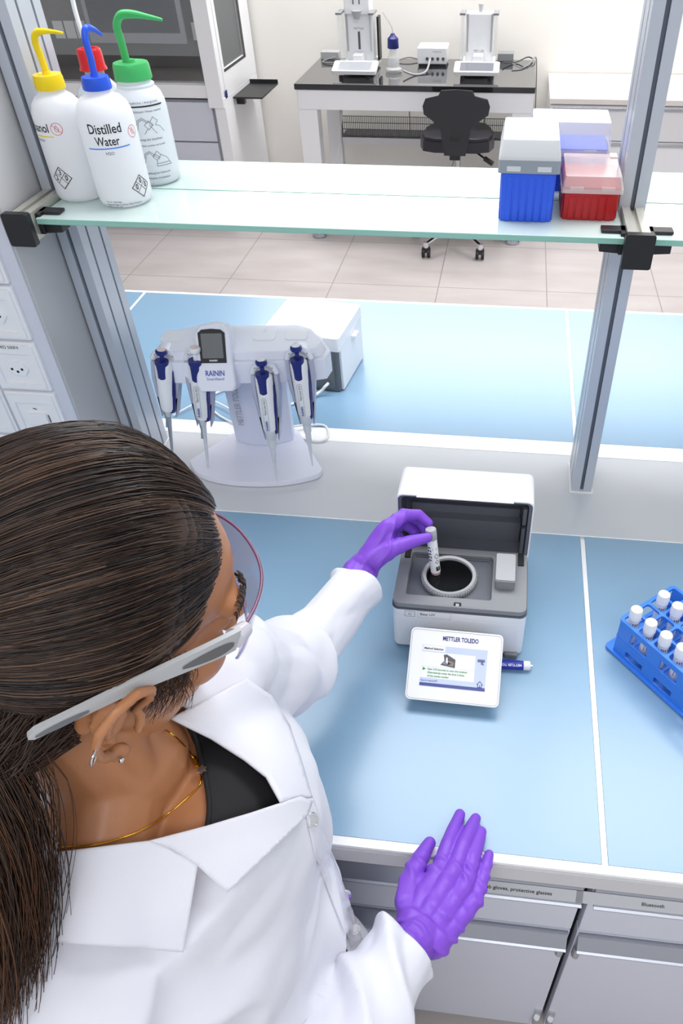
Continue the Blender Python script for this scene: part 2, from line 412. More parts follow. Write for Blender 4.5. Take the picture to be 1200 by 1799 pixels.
# ---- service column with sockets
t = thing('service_column', 'grey service column with white power sockets at the left edge', 'service column', (-.97, 1.2, ZB))
MB().box(-1.15, -.7865, 1.10, 1.32, ZB, 2.88).build('column_body', M_['panel'], t, world=True, bevel=.002)
MB().box(-1.15, -.79, 1.0965, 1.0998, ZB+.002, 2.87).build('front_panel', M_['grey'], t, world=True, smooth=0, label='lilac grey front panel')
for ci in range(2):
    for ri in range(-4, 4):
        xr = -.8145 - .1035*ci; zb = 1.164 - .1037*ri
        if zb < .95: continue
        p = MB(); xl = xr-.0985
        M = frame((0, 1.0963, 0), (1, 0, 0), (0, 0, 1))
        p.prism([rrect(xl, xr, zb, zb+.0985, .003)], 0, .006, M=M)
        p.prism([rrect(xl+.005, xr-.005, zb+.005, zb+.0935, .003), rrect(xl+.016, xr-.016, zb+.014, zb+.076, .002)], .006, .010, M=M)
        po = p.build('socket_plate', M_['white'], t, world=True, bevel=.0015)
        cxx, czz = (xl+xr)/2, zb+.045
        if ri == 1 and ci == 0:
            MB().prism(rrect(cxx-.02, cxx+.02, czz-.016, czz+.008, .001), .006, .012, M=M).build('data_flap', M_['white'], po, world=True, bevel=.001)
            strokes(MB(), [[(cxx-.022, czz-.012), (cxx-.022, czz+.004)], [(cxx+.022, czz-.012), (cxx+.022, czz+.004)], [(cxx-.003, czz+.018), (cxx+.003, czz+.016)]], .002, M=M@T(0, 0, .0062)).build('contact', M_['ink'], po, world=True, smooth=0)
        else:
            hx = [(cxx-.020, czz), (cxx-.010, czz-.014), (cxx+.012, czz-.014), (cxx+.022, czz), (cxx+.012, czz+.014), (cxx-.010, czz+.014)]
            MB().prism(hx, .0055, .009, M=M).build('outlet', M_['white'], po, world=True, bevel=.001)
            h = MB()
            for dx, dz in ((-.0095, 0), (.0095, 0), (0, -.005)): h.prism(circ(cxx+dx, czz+dz, .0026, 10), .009, .0093, M=M)
            h.build('pin_hole', M_['ink'], po, world=True, smooth=0)
        s = {(0, 0): 'UV-0402 500F4', (-1, 0): 'UV-0402 500F6'}.get((ri, ci))
        if s: text(s, M @ T(cxx-.006, zb+.0895, .0101), M_['ink'], po, w=.052, world=True)
# ================================================================ wash bottles on the shelf
ZS = 1.4728
def wash_bottle(x, y, r, hb, capr, caph, capm, name, label, nozzle, liquid=0, body='hdpe', neck=None):
    t = thing(name, label, 'bottle', (x, y, ZS)); nr = neck or capr*.86
    prof = [(0, 0), (r*.8, 0), (r*.93, .003), (r*.985, .009), (r, .02), (r, hb-.040), (r*.975, hb-.028), (r*.88, hb-.016), (r*.7, hb-.0075), (nr+.004, hb-.004), (nr, hb-.001), (nr, hb+.006), (0, hb+.006)]
    bd = MB().lathe(prof, 48).build('bottle_body', M_[body], t, smooth=50)
    # ribbed cap
    n = 60; c = MB(); vs = []; fs = []
    zz = [(hb+.003, 1.0), (hb+.005, 1.02), (hb+caph-.004, .985), (hb+caph, .94)]
    for z_, k in zz:
        for j in range(n):
            q = capr*k*(1 + (.018 if j % 2 else 0)*(1 if z_ != hb+caph else 0)); vs.append((q*math.cos(2*PI*j/n), q*math.sin(2*PI*j/n), z_))
    for i in range(3):
        for j in range(n): k = (j+1) % n; fs.append((i*n+j, i*n+k, (i+1)*n+k, (i+1)*n+j))
    fs.append(tuple(range(n))[::-1]); fs.append(tuple(range(3*n, 4*n)))
    c.add(vs, fs)
    c.lathe([(capr*.30, hb+caph), (capr*.27, hb+caph+.004), (0, hb+caph+.004)], 20)
    cp = c.build('cap', M_[capm], t, smooth=25)
    if nozzle:
        p = spline([(q[0], q[1], q[2]+hb+caph) for q in nozzle], 6); L = len(p)
        q_ = .0050 + (.0010 if capm == 'green' else 0); rad = [q_ if i < L*.62 else q_ - .72*q_*(i-L*.62)/(L*.38) for i in range(L)]
        MB().tube(p, rad, 12).build('nozzle', M_[capm], t, smooth=60)
    return t, bd
def azim(x, y): return math.atan2(x, -y)   # wrap angle whose outward direction is (x, y)
def prohibit(b, cx, cz, r, wrap):
    strokes(b, [[(cx+r*math.cos(a*PI/12), cz+r*math.sin(a*PI/12)) for a in range(25)], [(cx-r*.7, cz+r*.7), (cx+r*.7, cz-r*.7)],
                [(cx-.001, cz-r*.5), (cx-.003, cz), (cx, cz+r*.6), (cx+.003, cz), (cx+.001, cz-r*.5)]], .0007, wrap=wrap)
def diamond(parent, cx, cz, s, wrap, digits):
    b = MB(); q = s/2
    strokes(b, [[(cx-s, cz), (cx, cz+s), (cx+s, cz), (cx, cz-s), (cx-s, cz)]], .0012, wrap=wrap)
    strokes(b, [[(cx-q, cz+q), (cx+q, cz-q)], [(cx-q, cz-q), (cx+q, cz+q)]], .0008, wrap=wrap)
    b.build('hazard_diamond', M_['ink'], parent, smooth=0)
    for d, dx, dz in zip(digits, (-q, 0, q), (0, q, 0)):
        vs, fs = text_geo(d, h=s*.52, bold=.02)
        m = MB(); m.add([wrapf(V((p.x*.8+cx+dx, p.y+cz+dz, .0005)), wrap) for p in vs], fs); m.build('lettering', M_['ink'], parent, smooth=0)
# blue: distilled water
bx, by = at(224, 352, 2, ZS).x, at(224, 352, 2, ZS).y
t, bd = wash_bottle(bx, by, .0425, .160, .0205, .0195, 'blue', 'wash_bottle', 'white wash bottle with blue cap reading Distilled Water, frontmost on the shelf',
                    [(0, 0, 0), (0, .003, .022), (-.002, .006, .046), (0, .013, .058), (.004, .028, .054), (.007, .042, .045)])
a0 = azim(-bx, -by) - .10
W = (.0425, a0, 0)
text('Distilled', None, M_['ink'], bd, w=.050, h=.0135, bold=.012, wrap=(.0426, a0-.06, .117))
text('Water', None, M_['ink'], bd, w=.037, h=.0125, bold=.012, wrap=(.0426, a0-.06, .100))
b = MB(); strokes(b, [[(-.036, .0895), (.030, .0915)]], .0016, wrap=(.0426, a0, 0)); b.build('underline', M_['blueink'], bd, smooth=0)
text('H2O', None, M_['ink'], bd, w=.012, wrap=(.0426, a0-.06, .0835))
b = MB(); prohibit(b, .042, .108, .0085, (.0426, a0, 0)); b.build('warning_mark', M_['redink'], bd, smooth=0)
diamond(bd, .033, .030, .0165, (.0426, a0, 0), '000')
text('Nalgene® Right-To-Know Safety Products', None, M_['ink'], bd, w=.056, bold=.01, wrap=(.0426, a0-.05, .0075))
text('Cat. No. 2425-0506', None, M_['ink'], bd, w=.026, wrap=(.0426, a0-.42, .0115))
text('Cat. No. DL2425-0500', None, M_['ink'], bd, w=.026, wrap=(.0426, a0-.42, .0042))
# yellow: ethanol
yx, yy = at(153, 345, 2, ZS).x-.008, at(153, 345, 2, ZS).y+.004
t, bd = wash_bottle(yx, yy, .0400, .156, .0215, .022, 'yellow', 'wash_bottle', 'white wash bottle with yellow cap and yellow bent nozzle, leftmost on the shelf',
                    [(0, 0, 0), (-.001, 0, .022), (-.003, 0, .042), (.004, 0, .053), (.022, -.001, .055), (.045, -.001, .053)])
a0 = azim(-yx, -yy) - .90
text('Ethanol', None, M_['ink'], bd, w=.044, h=.0125, bold=.012, wrap=(.0401, a0-.22, .112))
b = MB(); strokes(b, [[(-.030, .1005), (.018, .1005)]], .0016, wrap=(.0401, a0, 0)); b.build('underline', M_['yellow'], bd, smooth=0)
text('C2H5OH', None, M_['ink'], bd, w=.02, wrap=(.0401, a0-.25, .094))
b = MB(); prohibit(b, .026, .1115, .0085, (.0401, a0, 0)); b.build('warning_mark', M_['redink'], bd, smooth=0)
diamond(bd, .010, .040, .0165, (.0401, a0, 0), '230')
# green: wide neck
gx, gy = at(277, 315, 2, ZS).x, at(277, 315, 2, ZS).y
t, bd = wash_bottle(gx, gy, .0420, .152, .0285, .026, 'green', 'wash_bottle', 'translucent wash bottle with wide green cap and green bent nozzle',
                    [(-.006, 0, 0), (-.007, 0, .03), (-.008, 0, .048), (.002, 0, .062), (.022, -.001, .064), (.045, -.001, .061), (.068, -.001, .057)], body='hdpe2', neck=.026)
a0 = azim(-gx, -gy) + .02; wr = (.0421, a0, 0)
for s, w_, z_ in (('Tropfsicher / Anti-gouttes', .050, .1285), ('Max. Füllstand / Niveau maximal', .056, .1155), ('Steigrohr beachten', .038, .0745), ('Vérifiez position de la tube', .044, .0655), ('Stellung bei Gebrauch', .040, .0225), ("Position d'utilisation", .036, .0145)):
    text(s, None, M_['ink'], bd, w=w_, wrap=(.0421, a0+.10, z_))
b = MB(); strokes(b, [[(-.034, .123), (.036, .123)]], .0022, wrap=wr)
strokes(b, [[(-.018, .083), (-.012, .103), (-.004, .107), (.004, .101), (.012, .094)], [(-.016, .083), (-.010, .1015), (-.004, .1045), (.003, .099)],
            [(-.002, .096), (.006, .102), (.012, .096), (.004, .089), (-.002, .096)], [(.008, .1), (.014, .107), (.021, .101), (.016, .095), (.024, .092), (.03, .083)], [(-.004, .083), (.002, .09)], [(.006, .096), (.016, .082)]], .0006, wrap=wr)
strokes(b, [[(-.018, .033), (-.012, .053), (-.004, .057), (.004, .050)], [(-.016, .033), (-.010, .0515), (-.004, .0545), (.002, .048)],
            [(.0, .048), (.008, .056), (.014, .050), (.006, .042), (.0, .048)], [(.002, .05), (.01, .0435)], [(.004, .052), (.012, .0455)], [(.006, .042), (.004, .033), (.03, .033), (.024, .044), (.014, .05)], [(.005, .037), (.028, .037)]], .0006, wrap=wr)
b.build('diagram', M_['ink'], bd, smooth=0)
# red screw cap flask with white tube
t = thing('reagent_bottle', 'clear round-shouldered bottle with red screw cap and long white tube, behind the wash bottles', 'bottle', (-.700, 1.345, ZS))
MB().lathe([(0, 0), (.038, 0), (.043, .005), (.043, .098), (.041, .115), (.034, .132), (.022, .145), (.0155, .152), (.0155, .166), (0, .166)], 40).build('bottle_body', M_['cleargrey'], t, smooth=50)
MB().lathe([(.0222, .160), (.0215, .163), (.020, .166), (.0195, .186), (.0175, .190), (.012, .190), (.011, .187), (0, .187)], 40).build('cap', M_['red'], t, smooth=30)
MB().tube(spline([(0, 0, .187), (-.004, 0, .215), (-.004, 0, .26), (.008, 0, .32)], 6), .0036, 10).build('white_tube', M_['white'], t, smooth=60)
text('Ethyl', None, M_['ink'], t.children[0], w=.024, bold=.01, wrap=(.0431, azim(.55, -.84), .106))
# ================================================================ pipette tip boxes
def tip_box(x0, x1, y0, y1, zb, zl, zt, bm, lm, label, ribs=6, rim=None, step=0):
    t = thing('tip_box', label, 'box', ((x0+x1)/2, (y0+y1)/2, ZS))
    w2, d2 = (x1-x0)/2-.003, (y1-y0)/2-.003
    b = MB(); b.prism(rrect(-w2+.003, w2-.003, -d2+.003, d2-.003, .003, 2), 0, zb, taper=1.035)
    for i in range(ribs):
        q = -w2 + .009 + (2*w2-.018)*(i+.5)/ribs
        for sy in (-1, 1): b.box(q-.0042, q+.0042, sy*(d2-.0022)-.0014, sy*(d2-.0022)+.0014, 0, zb-.007)
    nr = max(3, int(ribs*d2/w2))
    for i in range(nr):
        q = -d2 + .009 + (2*d2-.018)*(i+.5)/nr
        for sx in (-1, 1): b.box(sx*(w2-.0022)-.0014, sx*(w2-.0022)+.0014, q-.0042, q+.0042, 0, zb-.007)
    b.build('tray', bm, t, bevel=.0006)
    rm = rim or bm
    MB().prism(rrect(-w2+.0015, w2-.0015, -d2+.0015, d2-.0015, .003, 2), zb, zl+.002).build('tip_rack', rm, t, bevel=.0005)
    W2, D2 = w2+.003, d2+.003; l = MB()
    z0, z1 = zb-.001, zt
    if step: l.prism([rrect(-W2, W2, -D2, D2, .004, 3), rrect(-W2+.0012, W2-.0012, -D2+.0012, D2-.0012, .003, 3)], z0, zl)
    else: l.prism([rrect(-W2, W2, -D2, D2, .004, 3), rrect(-W2+.0012, W2-.0012, -D2+.0012, D2-.0012, .003, 3)], z0, zl)
    if rim: MB().prism([rrect(-W2-.0006, W2+.0006, -D2-.0006, D2+.0006, .0045, 3), rrect(-W2+.0002, W2-.0002, -D2+.0002, D2-.0002, .004, 3)], zb-.001, zl-.004).build('grey_band', rim, t, bevel=.0003)
    # sloped upper hood
    o = rrect(-W2, W2, -D2, D2, .004, 3); i_ = rrect(-W2+.004, W2-.004, -D2+.004, D2-.004, .004, 3); n = len(o)
    vs = [(p[0], p[1], zl) for p in o] + [(p[0], p[1], z1-.002) for p in i_] + [(p[0]*.985, p[1]*.985, z1) for p in i_]
    fs = [(k, (k+1) % n, n+(k+1) % n, n+k) for k in range(n)] + [(n+k, n+(k+1) % n, 2*n+(k+1) % n, 2*n+k) for k in range(n)] + [tuple(range(2*n, 3*n))]
    l.add(vs, fs)
    for sx in (-1, 1): l.box(sx*W2*.5-.010, sx*W2*.5+.010, -D2-.0012, -D2, zb+.002, zb+.009)
    l.build('lid', lm, t, smooth=30)
    return t
t = tip_box(-.019, .0705, 1.160, 1.288, .072, .093, .1155, M_['boxblue'], M_['lidw'], 'tall blue tip box with milky lid and grey band, left of the red box', rim=mat('grey_band', (150, 160, 170), .4))
b = MB()
for k in range(5): strokes(b, [[(-.034+k*.0022, -.030), (-.034+k*.0022, -.021+.0006*(k % 2))]], .0006, M=T(0, 0, .1156))
b.build('embossed_mark', M_['greyink'], t, smooth=0)
t = tip_box(.0765, .1685, 1.174, 1.296, .0415, .046, .0635, M_['boxred'], M_['lidr'], 'red tip box with clear rose lid, next to the right post')
MB().lathe([(.004, .0636), (.0045, .0642), (.005, .0636)], 16).build('gate_mark', M_['lidw'], t)
MB().box(.030, .042, .035, .058, .0636, .0650).build('tape', mat('tape', (236, 220, 205), .5, alpha=.8), t, bevel=.0005)
tip_box(.024, .156, 1.302, 1.392, .056, .0635, .104, M_['boxblue'], M_['clear'], 'wide blue tip box with tall clear lid, at the back of the shelf', ribs=9)
# ================================================================ desk at the back
DZ = .889
t = thing('balance_table', 'white framed table with glossy black stone top against the back wall', 'table', (-.6, 5.15, 0))
MB().box(-1.292, .103, 4.79, 5.52, DZ-.03, DZ).build('table_top', mottle(mat('black_stone', (34, 34, 37), .07, coat=.6), (46, 46, 50), 60, .4), t, world=True, bevel=.002)
b = MB().box(-1.28, .095, 4.80, 4.90, DZ-.135, DZ-.0305).box(-1.28, .095, 5.42, 5.5, DZ-.11, DZ-.0305).box(-1.28, -1.18, 4.9, 5.42, DZ-.13, DZ-.0305).box(.0, .095, 4.9, 5.42, DZ-.13, DZ-.0305)
b.box(-1.17, -.02, 5.44, 5.48, .39, .435).box(-1.26, -1.2, 4.92, 5.44, .10, .16)
b.build('apron', M_['lacq'], t, world=True, bevel=.002)
for x, y in ((-1.23, 4.86), (.038, 4.86), (-1.215, 5.46), (.045, 5.46)):
    lw = .057 if y < 5 else .045
    lg = MB().box(x-lw, x+lw, y-.05 if y < 5 else y-.035, y+.05 if y < 5 else y+.035, .03, DZ-.031).build('leg', M_['lacq'], t, world=True, bevel=.002)
    MB().lathe([(.045, 0), (.045, .012), (.03, .018), (.012, .02), (.012, .032)], 20, c=(x, y-.06 if y < 5 else y)).build('levelling_foot', M_['steel'], lg, world=True)
b = MB()
for i in range(90):
    x = -1.16 + 1.13*i/89; b.box(x-.0018, x+.0018, 5.449, 5.452, .445, .565)
for z_ in (.445, .485, .525, .565): b.box(-1.165, -.03, 5.447, 5.450, z_-.002, z_+.002)
for x in (-1.162, -.70, -.2): b.box(x-.003, x+.003, 5.44, 5.446, .44, .6)
b.box(-1.165, -.03, 5.452, 5.60, .443, .446)
tag(b.build('cable_basket', mat('basket_wire', (92, 94, 98), .4, metal=.5), smooth=0), 'grey wire cable basket under the black-topped table', 'cable basket')
def balance(px, head, label):
    p = at(px[0], px[1], 2, DZ); k = 1
    t = thing('analytical_balance', label, 'balance', (p.x, p.y, DZ))
    MB().box(-.10, .10, .10, .40, .012, .05).build('base', M_['white'], t, bevel=.006)
    f = MB()
    for x in (-.08, .08):
        for y in (.0, .36): f.tube([(x, y+.01, 0), (x, y+.01, .016)], .012, 12)
    f.build('foot', M_['black'], t)
    Mx = T(0, 0, .022) @ R(math.radians(14), 'X')
    tm = MB().prism(rrect(-.132, .132, .0, .13, .012), 0, .02, M=Mx).build('terminal', M_['white'], t, bevel=.003)
    MB().prism(rrect(-.098, .098, .016, .112, .004), .0202, .0212, M=Mx).build('touch_screen', mat('screen_glass', (168, 172, 180) if head else (120, 122, 132), .1), tm)
    tw = MB().box(-.082, .082, .24, .36, .05, .29).build('tower', M_['white'], t, bevel=.004)
    MB().box(-.006, .006, .236, .2395, .11, .20).build('scale_slot', M_['dark'] if head else M_['white'], tw)
    for sx in (-1, 1):
        g = MB().box(sx*.095-.010, sx*.095+.010, .13, .24, .05, .30).build('draft_shield', M_['glass'], t)
        MB().box(sx*.095-.016, sx*.095+.016, .12, .25, .298, .308).build('shield_cap', M_['mid'], g)
        MB().box(sx*.070-.004, sx*.070+.004, .235, .2395, .10, .29).build('guide_rail', M_['ltgrey'], tw)
    MB().box(-.03, .03, .15, .235, .05, .095).build('weighing_pan', M_['white'], t, bevel=.004)
    if head:
        h = MB().box(-.075, .075, .20, .34, .2905, .41).build('dosing_head', M_['white'], t, bevel=.006)
        MB().tube([(0, .19, .27), (0, .19, .31)], [.018, .03], 20).build('dosing_nozzle', M_['ltgrey'], h)
        for sx in (-1, 1): MB().box(sx*.018-.003, sx*.018+.003, .197, .2, .34, .38).build('indicator', M_['dark'], h)
        MB().box(.105, .118, .26, .34, .05, .27).build('side_cover', M_['black'], t)
    else:
        MB().tube([(0, .3, .29), (0, .3, .33)], [.010, .016], 14).build('shield_knob', M_['ltgrey'], t)
    text('METTLER', frame((0, .2385, .105), (1, 0, 0), (0, 0, 1)) if not head else frame((0, .2385, .215), (1, 0, 0), (0, 0, 1)), M_['greyink'], tw, w=.06)
    return t
balance((622, 139), True, 'white analytical balance with dosing head, left one on the black-topped table')
balance((836, 141), False, 'white analytical balance with small top knob, right one on the black-topped table')
p = at(692, 127, 2, DZ)
t = thing('titration_bottle', 'small clear dispensing bottle with navy cap on the black-topped table', 'bottle', (p.x, p.y, DZ))
MB().lathe([(0, 0), (.045, 0), (.05, .006), (.05, .02), (.036, .03), (.034, .08), (.022, .11), (.02, .13), (0, .13)], 24).build('bottle_body', M_['clear'], t, smooth=50)
MB().lathe([(.032, .125), (.034, .13), (.032, .175), (.02, .185), (.01, .20), (0, .20)], 24).build('cap', M_['navy'], t)
MB().tube(spline([(0, 0, .2), (-.01, 0, .24), (-.06, .02, .30)], 5), .002, 6).build('thin_hose', M_['ltgrey'], t)
p = at(759, 117, 2, DZ)
t = thing('control_box', 'small white box with four dark ports on the black-topped table', 'control box', (p.x, p.y, DZ))
bo = MB().box(-.092, .092, 0, .17, .012, .10).build('housing', M_['white'], t, bevel=.005)
MB().box(-.085, .085, .01, .16, 0, .012).build('rubber_base', M_['black'], t)
for k in range(4): MB().lathe([(.009, 0), (.009, .006), (0, .006)], 14, M=frame((-.03+k*.033, -.0005, .042), (1, 0, 0), (0, 0, 1))).build('port', M_['dark'], bo)
text('TITRATOR', frame((.03, -.0008, .078), (1, 0, 0), (0, 0, 1)), M_['greyink'], bo, w=.055)
q0 = at(708, 124, 2, DZ+.03); q1 = at(728, 131, 2, DZ+.006); q2 = at(748, 126, 2, DZ+.01); q3 = at(752, 113, 2, DZ+.04)
tag(MB().tube(spline([q0, q1, q2, V((q3.x, p.y-.012, DZ+.042))], 8), .006, 8).build('hose', M_['ltgrey'], smooth=60), 'pale hose joining the dispensing bottle to the white control box', 'hose')
def wire(name, pts, r, m, label, cat='cable', n=8):
    return tag(MB().tube(spline(pts, n), r, 8).build(name, m, smooth=60), label, cat)
p = at(888, 106, 2, DZ); tag(MB().box(p.x-.05, p.x+.05, p.y-.04, p.y+.04, DZ, DZ+.045).build('power_adapter', M_['mid'], bevel=.004), 'grey power adapter beside the right balance', 'power adapter')
p = at(582, 103, 2, DZ); tag(MB().box(p.x-.06, p.x+.06, p.y-.04, p.y+.03, DZ, DZ+.045).build('power_adapter', M_['ltgrey'], bevel=.004), 'pale power adapter behind the left balance', 'power adapter')
wire('cable', [V((-.04, 5.30, DZ+.02)), V((.02, 5.26, DZ+.006)), V((.06, 5.36, DZ+.006)), V((.09, 5.46, DZ+.02)), V((.112, 5.56, DZ-.02)), V((.13, 5.6, .6)), V((.13, 5.62, .35))], .004, M_['mid'], 'grey cable trailing off the right end of the black-topped table')
wire('cable', [V((-.10, 5.33, DZ+.02)), V((-.02, 5.42, DZ+.006)), V((.05, 5.44, DZ+.03)), V((.085, 5.50, DZ+.012))], .004, M_['dark'], 'dark cable looping from the grey power adapter')
wire('cable', [V((-.78, 5.40, DZ+.006)), V((-.70, 5.45, DZ+.02)), V((-.6, 5.44, DZ+.006)), V((-.52, 5.42, DZ+.02))], .004, M_['mid'], 'grey cable behind the white control box')
wire('cable', [V((-1.17, 5.43, DZ+.02)), V((-1.24, 5.40, DZ+.006)), V((-1.22, 5.33, DZ+.006)), V((-1.12, 5.3, DZ+.012))], .004, M_['mid'], 'grey cable curling by the left balance')
wire('cable', [V((-1.12, 5.36, .76)), V((-1.13, 5.30, .6)), V((-1.15, 5.2, .35)), V((-1.11, 5.1, .1)), V((-1.09, 5.08, .005))], .005, M_['cable'], 'thin pale cable hanging under the left end of the table')
wire('cable', [V((-.36, 5.40, .44)), V((-.40, 5.36, .3)), V((-.46, 5.34, .12)), V((-.5, 5.3, .006))], .004, M_['ltgrey'], 'thin cable hanging behind the swivel chair')
# chair
t = thing('swivel_chair', 'black swivel chair with small backrest in front of the balance table', 'chair', (-.325, 4.76, 0))
def sym(pts): return pts + [(-x, y) for x, y in reversed(pts)]
s = MB().prism(sym([(.0, -.20), (.12, -.20), (.19, -.17), (.215, -.08), (.205, .05), (.16, .16), (.08, .20), (0, .205)]), .60, .655)
s.prism(sym([(.0, -.19), (.12, -.19), (.18, -.16), (.20, -.08), (.19, .05), (.15, .15), (.07, .19), (0, .195)]), .655, .672)
s.build('seat', mat('black_vinyl', (36, 36, 44), .32), t, bevel=.012, seg=3)
bp = sym([(.06, -.175), (.075, -.10), (.085, -.04), (.13, .0), (.178, .03), (.185, .07), (.17, .105), (.10, .12), (.085, .145), (.0, .15)])
Mb = T(0, -.225, .775) @ R(math.radians(90-6), 'X')
MB().prism(bp, -.014, .014, M=Mb).build('backrest', mat('black_fabric', (44, 45, 50), .75), t, bevel=.009, seg=3)
MB().box(-.03, .03, -.24, -.05, .575, .60).box(-.03, .03, -.25, -.235, .575, .70).build('back_bar', M_['black'], t, bevel=.004)
MB().tube([(0, 0, .42), (0, 0, .6)], .016, 16).build('gas_lift', M_['steel'], t)
MB().tube([(0, 0, .12), (0, 0, .44)], [.03, .038], 20).build('lift_sleeve', M_['black'], t)
MB().tube([(.09, -.08, .59), (.17, -.12, .55)], .006, 8).tube([(.165, -.118, .553), (.215, -.14, .53)], .014, 10).build('lever', M_['black'], t)
b = MB()
for k in range(5):
    a = math.radians(234 + 72*k); b.tube([(0, 0, .125), (.15*math.cos(a), .15*math.sin(a), .11), (.285*math.cos(a), .285*math.sin(a), .085)], [.028, .022, .017], 10, flat=.7)
b.build('star_base', M_['chrome'], t)
for k in range(5):
    a = math.radians(234 + 72*k); x, y = .285*math.cos(a), .285*math.sin(a)
    c = MB()
    for dx in (-.017, .017): c.lathe([(0, -.009), (.029, -.009), (.03, 0), (.029, .009), (0, .009)], 20, M=T(x+dx, y, .030) @ R(PI/2, 'Y'))
    c.box(x-.022, x+.022, y-.02, y+.02, .035, .062); c.build('caster', M_['black'], t)
    MB().tube([(x, y, .06), (x, y, .095)], .018, 12).build('caster_stem', M_['chrome'], t)
# low cabinet right of the desk
t = thing('low_cabinet', 'long off-white low cabinet against the back wall at the right', 'cabinet', (1.6, 5.3, 0))
MB().box(.205, 3.2, 5.0, 5.62, .06, .765).box(.25, 3.15, 5.05, 5.6, 0, .06).build('body', M_['lacq'], t, world=True, bevel=.002)
MB().box(.197, 3.2, 4.975, 5.64, .766, .795).build('top_board', mottle(mat('beige_top', (232, 226, 220), .4), (226, 220, 214), 4, .3), t, world=True, bevel=.002)
for x0, x1 in ((.21, 1.19), (1.20, 2.18), (2.19, 3.17)):
    d = MB().box(x0, x1, 4.98, 4.999, .572, .758).build('drawer', mat('cab_front', (232, 231, 234), .35), t, world=True, bevel=.001)
    MB().box(x0+.01, x1-.01, 4.968, 4.981, .735, .752).build('handle', M_['steel'], d, world=True, bevel=.002)
    for xa, xb in ((x0, (x0+x1)/2-.003), ((x0+x1)/2+.003, x1)):
        e = MB().box(xa, xb, 4.98, 4.999, .07, .566).build('door', M_['lacq'], t, world=True, bevel=.001)
        MB().box(xa+.01, xb-.01, 4.968, 4.981, .542, .56).build('handle', M_['steel'], e, world=True, bevel=.002)
# safety cabinet
t = thing('safety_cabinet', 'large white safety cabinet with glass sash and side window at the left', 'safety cabinet', (-2.6, 5.2, 0))
X1 = -1.765; X0 = -3.5; HZ = .78
MB().box(X0, X1-.02, 4.95, 5.6, .08, HZ-.02).build('base_cabinet', mat('hood_base', (178, 180, 188), .4), t, world=True, bevel=.002)
b = MB()
for za, zb in ((.09, .30), (.31, .52), (.53, .75)): b.box(X0+.02, X1-.1, 4.93, 4.949, za, zb)
b.build('drawer', M_['grey'], t, world=True, bevel=.001)
MB().box(X1-.07, X1, 4.90, 5.62, .02, HZ).build('side_panel', M_['lacq'], t, world=True, bevel=.002)
MB().box(X0, X1-.08, 4.90, 5.0, HZ, HZ+.07).build('sill', M_['lacq'], t, world=True, bevel=.002)
vn = MB()
for i in range(90): vn.box(X0+.03+i*.018, X0+.042+i*.018, 4.955, 4.995, HZ+.0705, HZ+.0725)
vn.build('air_grille', M_['mid'], t, world=True, smooth=0)
MB().box(X0, X1-.08, 5.0, 5.6, HZ, HZ+.03).build('work_surface', mat('hood_steel', (150, 148, 146), .25, metal=.6), t, world=True)
bw = MB().box(X0, X1-.02, 5.6, 5.63, HZ, 2.3).build('back_wall', mat('hood_back', (118, 116, 118), .3, metal=.3), t, world=True, smooth=0)
MB().box(X1-.10, X1-.005, 4.885, 4.95, HZ-.05, 2.3).build('front_post', M_['white'], t, world=True, bevel=.003)
sp = MB(); Ms = frame((X1-.02, 0, 0), (0, 1, 0), (0, 0, 1))
sp.prism([[(4.95, HZ-.0), (5.62, HZ), (5.62, 2.3), (4.95, 2.3)], [(4.99, HZ+.14), (4.99, 2.2), (5.42, 2.2), (5.42, HZ+.14)]], 0, .02, M=Ms)
sp.build('side_frame', M_['white'], t, world=True, bevel=.002)
MB().box(X1-.012, X1-.008, 4.99, 5.42, HZ+.14, 2.2).build('side_window', M_['pane'], t, world=True, smooth=0)
MB().box(X1+.0002, X1+.002, 5.395, 5.43, HZ+.135, 2.2).box(X1+.0002, X1+.002, 4.98, 5.43, HZ+.125, HZ+.14).build('window_gasket', M_['black'], t, world=True, smooth=0)
MB().box(X1+.001, X1+.003, 4.93, 4.965, HZ-.005, HZ+.035).build('badge', M_['navy'], t, world=True, smooth=0)
MB().box(X0, X1-.10, 4.905, 4.912, 1.0, 2.0).build('glass_sash', M_['pane'], t, world=True, smooth=0)
MB().box(X0, X1-.005, 4.88, 5.62, 2.3, 2.7).build('top_housing', M_['lacq'], t, world=True, bevel=.004)
pa = at(90, 60, 1, 5.6)
for px_, pz in ((104, 52), (124, 52), (143, 52), (347, 55), (367, 55)):
    q = at(px_, pz, 1, 5.6); MB().box(q.x-.035, q.x+.035, 5.594, 5.5995, q.z-.05, q.z+.05).build('power_socket', M_['white'], bw, world=True, bevel=.002)
q = at(163, 57, 1, 5.5); q2 = at(317, 57, 1, 5.5)
mo = MB().box(q.x-.03, q2.x+.03, 5.50, 5.52, q.z-.06, 1.6).build('monitor', mat('monitor_bezel', (165, 167, 176), .3), t, world=True, bevel=.003)
MB().box(q.x, q2.x, 5.498, 5.4995, q.z, 1.57).build('monitor_screen', mat('monitor_glass', (22, 34, 56), .08), mo, world=True, smooth=0)
tag(MB().box(X1+.0005, X1+.19, 5.06, 5.44, HZ-.035, HZ-.025).box(X1+.0005, X1+.19, 5.44, 5.45, HZ-.035, HZ-.005).box(X1+.0005, X1+.05, 5.12, 5.16, HZ-.08, HZ-.035).build('side_tray', M_['black'], bevel=.002), 'black metal tray fixed to the side of the safety cabinet', 'tray')
